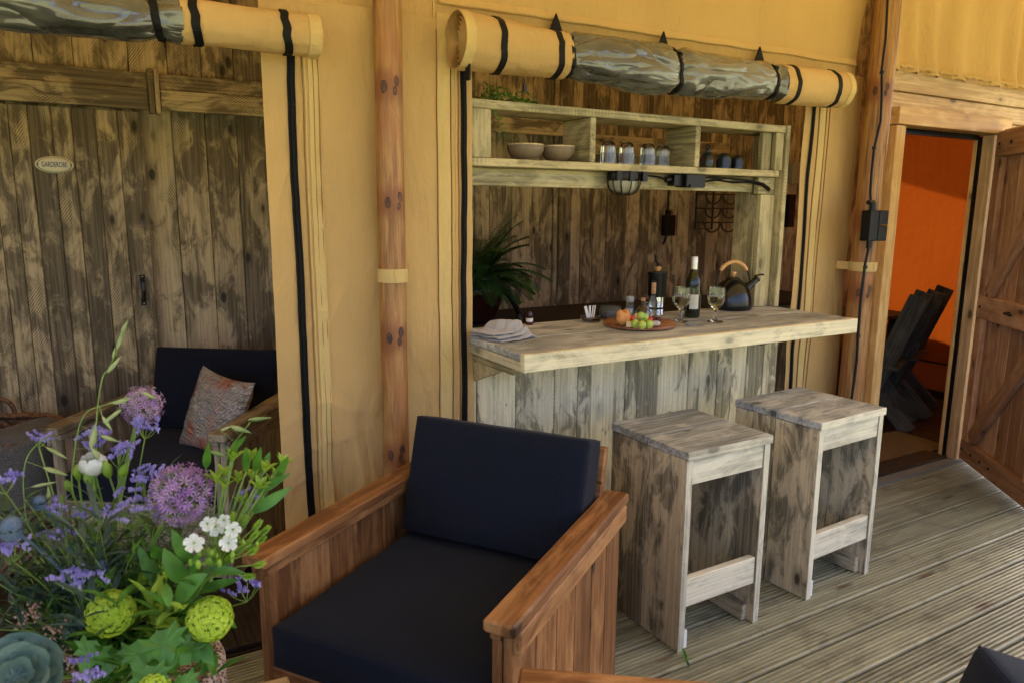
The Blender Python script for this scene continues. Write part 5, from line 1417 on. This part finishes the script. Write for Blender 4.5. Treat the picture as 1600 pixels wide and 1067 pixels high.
hub = at(330, 900, 1.30)-BASE; m.tube([p-BASE for p in stem_pts(hub+BASE)], .003, 6)
for px, py in ((362, 812), (380, 815), (400, 822), (395, 838), (405, 845), (385, 850), (372, 862), (392, 862), (402, 882), (385, 900), (340, 880), (355, 875), (345, 868), (412, 830)):
    q = at(px, py, 1.30+rnd.uniform(-.03, .03))-BASE; m.tube([hub, hub.lerp(q, .6)+Vector((0, 0, .006)), q], .0013, 4); d = (q-hub).normalized(); a, b = frame_of(d)
    for k in range(5):
        an = k*2*math.pi/5; e = a*math.cos(an)+b*math.sin(an); leaf_quad(lf, q-d*.008, q+d*.016+e*.004, .013, -e, -.2, 0, 4)
m.build('stem', M['stem'], t, True); lf.build('buds', M['leaflime'], t)['kind'] = 'stuff'
# grasses with spikelets
def grass(label, pts_px, spikes, dep):
    t = flower('quaking_grass', label, None, 'grass stem', 'grass stems'); m = MB(); sp = MB()
    P = [BASE+Vector((rnd.uniform(-.05, .05), rnd.uniform(-.05, .05), 0))]+[at(px, py, dep) for px, py in pts_px]
    Q = []
    for i in range(len(P)-1):
        for k in range(4):
            t_ = k/4; p0_ = P[max(0, i-1)]; p3 = P[min(len(P)-1, i+2)]; a, b = P[i], P[i+1]
            Q.append(.5*((2*a)+(b-p0_)*t_+(2*p0_-5*a+4*b-p3)*t_*t_+(3*a-p0_-3*b+p3)*t_**3))
    Q.append(P[-1]); Q = [q-BASE for q in Q]; m.tube(Q, .0012, 4)
    for px, py, qx, qy, w_ in spikes:
        a, b = at(px, py, dep)-BASE, at(qx, qy, dep)-BASE
        near = min(Q, key=lambda z: (z-a).length); m.tube([near, a], .0006, 3)
        n_ = 5; pr = [a.lerp(b, i/n_) for i in range(n_+1)]; sp.tube(pr, [w_*.15, w_*.45, w_*.5, w_*.42, w_*.25, w_*.04], 6)
    m.build('stem', M['stem'], t, True); sp.build('spikelet', M['grassy'], t, True)
grass('tall grass stem with pale seed spikes against the plank wall', [(150, 850), (148, 720), (152, 640), (160, 590), (170, 575), (186, 540), (197, 505)], [(168, 582, 190, 555, .008), (183, 545, 192, 515, .008), (190, 520, 200, 500, .007), (176, 560, 180, 542, .005)], 1.42)
grass('grass stem arching over the smaller allium', [(120, 800), (115, 720), (130, 650), (165, 632), (200, 620)], [(175, 630, 206, 622, .009), (222, 612, 246, 624, .007), (160, 650, 175, 672, .007), (162, 660, 190, 640, .008), (188, 640, 168, 655, .007), (158, 680, 186, 690, .008), (142, 700, 150, 660, .012), (155, 715, 142, 698, .010)], 1.40)
grass('grass stems bending out past the basket throw', [(60, 850), (38, 780), (40, 720), (62, 690), (80, 680)], [(72, 698, 105, 716, .007), (68, 730, 106, 742, .009), (50, 760, 90, 752, .006), (78, 790, 75, 758, .008)], 1.36)
grass('grass stem with spikes in front of the inner armchair side', [(330, 860), (345, 780), (352, 730), (360, 700), (375, 680), (390, 660)], [(388, 655, 424, 652, .008), (360, 665, 393, 676, .010), (345, 672, 362, 665, .006), (330, 705, 352, 712, .010)], 1.38)
# blue thistles
def thistle(label, px, py, dep, r_):
    tip = at(px, py, dep); t = flower('blue_thistle', label, tip, 'flower', 'blue thistles'); L = tip-BASE; m = MB(); m.tube([p-BASE for p in stem_pts(tip)], .0025, 6); m.build('stem', M['eryng'], t, True)
    h_ = MB(); h_.ball(L, r_, 0, 14, 10, (.85, .85, 1.15))
    for d in sphere_dirs(150): h_.add([L+d*r_*.9+Vector((.0012, 0, 0)), L+d*r_*.9-Vector((.0012, 0, 0)), L+d*r_*1.22], [(0, 1, 2)])
    h_.build('cone', M['eryng'], t)
    b_ = MB()
    for k in range(12):
        a = k*math.pi/6+rnd.uniform(-.1, .1); e = Vector((math.cos(a), math.sin(a), .35)).normalized(); leaf_quad(b_, L-Vector((0, 0, r_*.9)), L+e*r_*2.6, .006, Vector((0, 0, 1)), .1, 0, 3)
    b_.build('bract', M['leafblue'], t)
thistle('blue thistle with spiky bracts at the edge of the bouquet', 18, 826, 1.22, .019); thistle('blue thistle half hidden under the violet spray', 160, 886, 1.36, .013); thistle('dim blue thistle above the violet tuft', 62, 785, 1.32, .012)
# grey-green rosette
t = flower('leaf_rosette', 'large grey-green rosette of rounded leaves beside the lime pompom', None, 'foliage'); c0 = at(26, 1062, 1.12)-BASE
m = MB(); m.tube([Vector((0, 0, 0)), c0*.5+Vector((0, 0, .02)), c0], .004, 6); m.build('stem', M['stem'], t, True)
d = ((CP-at(26, 1062, 1.12)).normalized()+Vector((0, 0, .35))).normalized(); a, b = frame_of(d)
for ring_, (n_, rad_, tilt, sz) in enumerate(((7, .048, .25, .037), (6, .028, .6, .030), (4, .010, 1.0, .019))):
    for k in range(n_):
        an = k*2*math.pi/n_+ring_*.5; e = a*math.cos(an)+b*math.sin(an); s = d.cross(e); m = MB(); v = [c0+e*rad_*.15]; N = 14; n3 = 3
        cen = c0+e*rad_*.62+d*tilt*rad_*.8
        v = []; f = []
        for j in range(n3+1):
            for i in range(N):
                th = 2*math.pi*i/N; rr3 = sz*j/n3*(1+.06*math.sin(3*th+k))
                v.append(cen+(e*math.cos(th)*.9+d*tilt*math.cos(th)*.8)*rr3+s*math.sin(th)*rr3+d*.018*(j/n3)**2)
        for j in range(n3):
            for i in range(N): f.append((j*N+i, j*N+(i+1) % N, (j+1)*N+(i+1) % N, (j+1)*N+i))
        m.add(v, f); m.build('leaf', M['succ'], t, True)
# pink buds
t = flower('pink_bud_sprig', 'sprig of tiny dusty pink buds among the dark stems', None); m = MB(); bd = MB()
for px, py in ((45, 960), (55, 950), (82, 985), (100, 978), (105, 1020), (120, 1030), (104, 1030), (35, 972)):
    q = at(px, py, 1.32)-BASE; m.tube([Vector((0, 0, 0)), q*.6, q], .001, 3)
    for k in range(14): bd.ball(q+Vector((rnd.gauss(0, .006), rnd.gauss(0, .006), rnd.gauss(0, .009))), .0028, 0, 5, 3)
m.build('stem', M['stem'], t); bd.build('buds', M['pinkbud'], t)['kind'] = 'stuff'
# broad lobed leaves and filling foliage
def lobed(m, c_, e, s, d, sz):
    prof = [(0, 0), (.28, .10), (.55, -.05), (.50, .20), (.75, .28), (.48, .42), (.55, .62), (.30, .62), (.22, .82), (0, 1.05)]
    pts = [(x_, y_) for x_, y_ in prof]+[(-x_, y_) for x_, y_ in reversed(prof[1:-1])]
    v = [c_+e*.45*sz+d*.05*sz]
    for x_, y_ in pts: v.append(c_+e*y_*sz+s*x_*sz+d*sz*(-.12*abs(x_)+.04*math.sin(y_*9)))
    n_ = len(pts); m.add(v, [(0, 1+i, 1+(i+1) % n_) for i in range(n_)])
t = flower('lobed_leaves', 'bright green lobed leaves under the two lime pompoms', None, 'foliage'); st = MB()
for px, py, ang_, sz, dd in ((215, 1000, -80, .075, 1.27), (245, 985, -60, .085, 1.25), (265, 1005, -35, .07, 1.26), (150, 1000, -110, .075, 1.28), (290, 1000, -50, .06, 1.3), (230, 1040, -70, .07, 1.22), (175, 1010, -95, .065, 1.3), (280, 1055, -60, .06, 1.25)):
    q = at(px, py, dd)-BASE; an = R(ang_); e = (R_*math.cos(an)+U_*math.sin(an)-F_*.25).normalized(); s = e.cross(-F_+Vector((0, 0, .6))).normalized(); d = s.cross(e); m = MB(); lobed(m, q, e, s, -d if d.z < 0 else d, sz*.72); m.build('leaf', M['leaf'], t); st.tube([Vector((0, 0, 0)), q*.5+Vector((0, 0, .01)), q], .0018, 4)
st.build('stem', M['stem'], t)
t = flower('broad_leaves', 'broad pointed green leaves around the phlox stem', None, 'foliage'); st = MB()
for px, py, qx, qy, w_, dd in ((290, 910, 255, 855, .035, 1.33), (275, 940, 325, 895, .040, 1.30), (300, 880, 268, 825, .026, 1.33), (320, 890, 385, 895, .018, 1.3), (265, 955, 340, 935, .030, 1.36), (262, 930, 215, 850, .03, 1.4), (290, 965, 335, 1040, .040, 1.33), (255, 870, 240, 850, .03, 1.38), (300, 900, 315, 860, .02, 1.32), (340, 960, 370, 980, .02, 1.34), (310, 925, 375, 905, .02, 1.35)):
    m = MB(); p0_, q = at(px, py, dd)-BASE, at(qx, qy, dd-.03)-BASE; leaf_quad(m, p0_, q, w_*1.1, (-F_+Vector((0, 0, .7))).normalized(), .15, 0, 7); m.build('leaf', M['leaf'], t, True); st.tube([Vector((0, 0, 0)), p0_*.6, p0_], .0016, 4)
st.build('stem', M['stem'], t)
def filler(label, mat, n, zone, dep, lw_, ll, seed):
    r2 = random.Random(seed); t = flower('leafy_stems', label, None, 'foliage'); st = MB(); lf = MB()
    for k in range(n):
        px, py = r2.uniform(zone[0], zone[2]), r2.uniform(zone[1], zone[3]); q = at(px, py, r2.uniform(*dep))-BASE
        pts = [p-BASE for p in stem_pts(q+BASE)]; st.tube(pts, .0011, 3)
        for i in range(4, 11):
            for s in range(2):
                a = r2.uniform(0, 6.28); d = Vector((math.cos(a), math.sin(a), r2.uniform(.1, .9))).normalized(); leaf_quad(lf, pts[i], pts[i]+d*r2.uniform(*ll), r2.uniform(*lw_), Vector((0, 0, 1)), .12, 0, 3)
    st.build('stem', M['stem'], t); lf.build('leaf_cluster', M[mat], t)['kind'] = 'stuff'
filler('dark green narrow leaves filling the bouquet', 'leafdark', 62, (0, 800, 310, 1010), (1.32, 1.6), (.008, .016), (.035, .07), 5)
filler('blue grey narrow leaves at the outer side of the bouquet', 'leafblue', 36, (-40, 780, 160, 1000), (1.2, 1.5), (.008, .016), (.035, .075), 6)
filler('mid green fine leaves between the violet sprays', 'leaf', 30, (0, 760, 320, 960), (1.30, 1.5), (.005, .009), (.025, .05), 8)
filler('thin grey green blades standing among the flower stems', 'leafblue', 24, (110, 740, 300, 900), (1.38, 1.5), (.003, .005), (.04, .08), 9)

filler('bright yellow green young leaves over the basket rim', 'leaflime', 14, (180, 930, 330, 1050), (1.24, 1.36), (.010, .018), (.03, .055), 12)
filler('fresh green leaves crowding around the lime pompoms', 'leaf', 22, (110, 900, 340, 1060), (1.24, 1.42), (.014, .026), (.04, .07), 13)
# fallen sprig on the deck
p = gz(1072, 1035); t = thing('fallen_sprig', 'small green leaf sprig fallen on the deck boards', 'leaf', (p.x, p.y, .003))
for tip_, w_ in (((.03, .055, .016), .018), ((-.02, -.035, .006), .012), ((.035, -.01, .01), .009)): m = MB(); leaf_quad(m, (0, 0, .004), tip_, w_, fold=.3); m.build('leaf', M['leaf'], t)
m = MB(); m.tube([(-.025, -.05, .002), (0, 0, .004), (.012, .03, .006)], .0014, 4); m.build('stem', M['stem'], t)
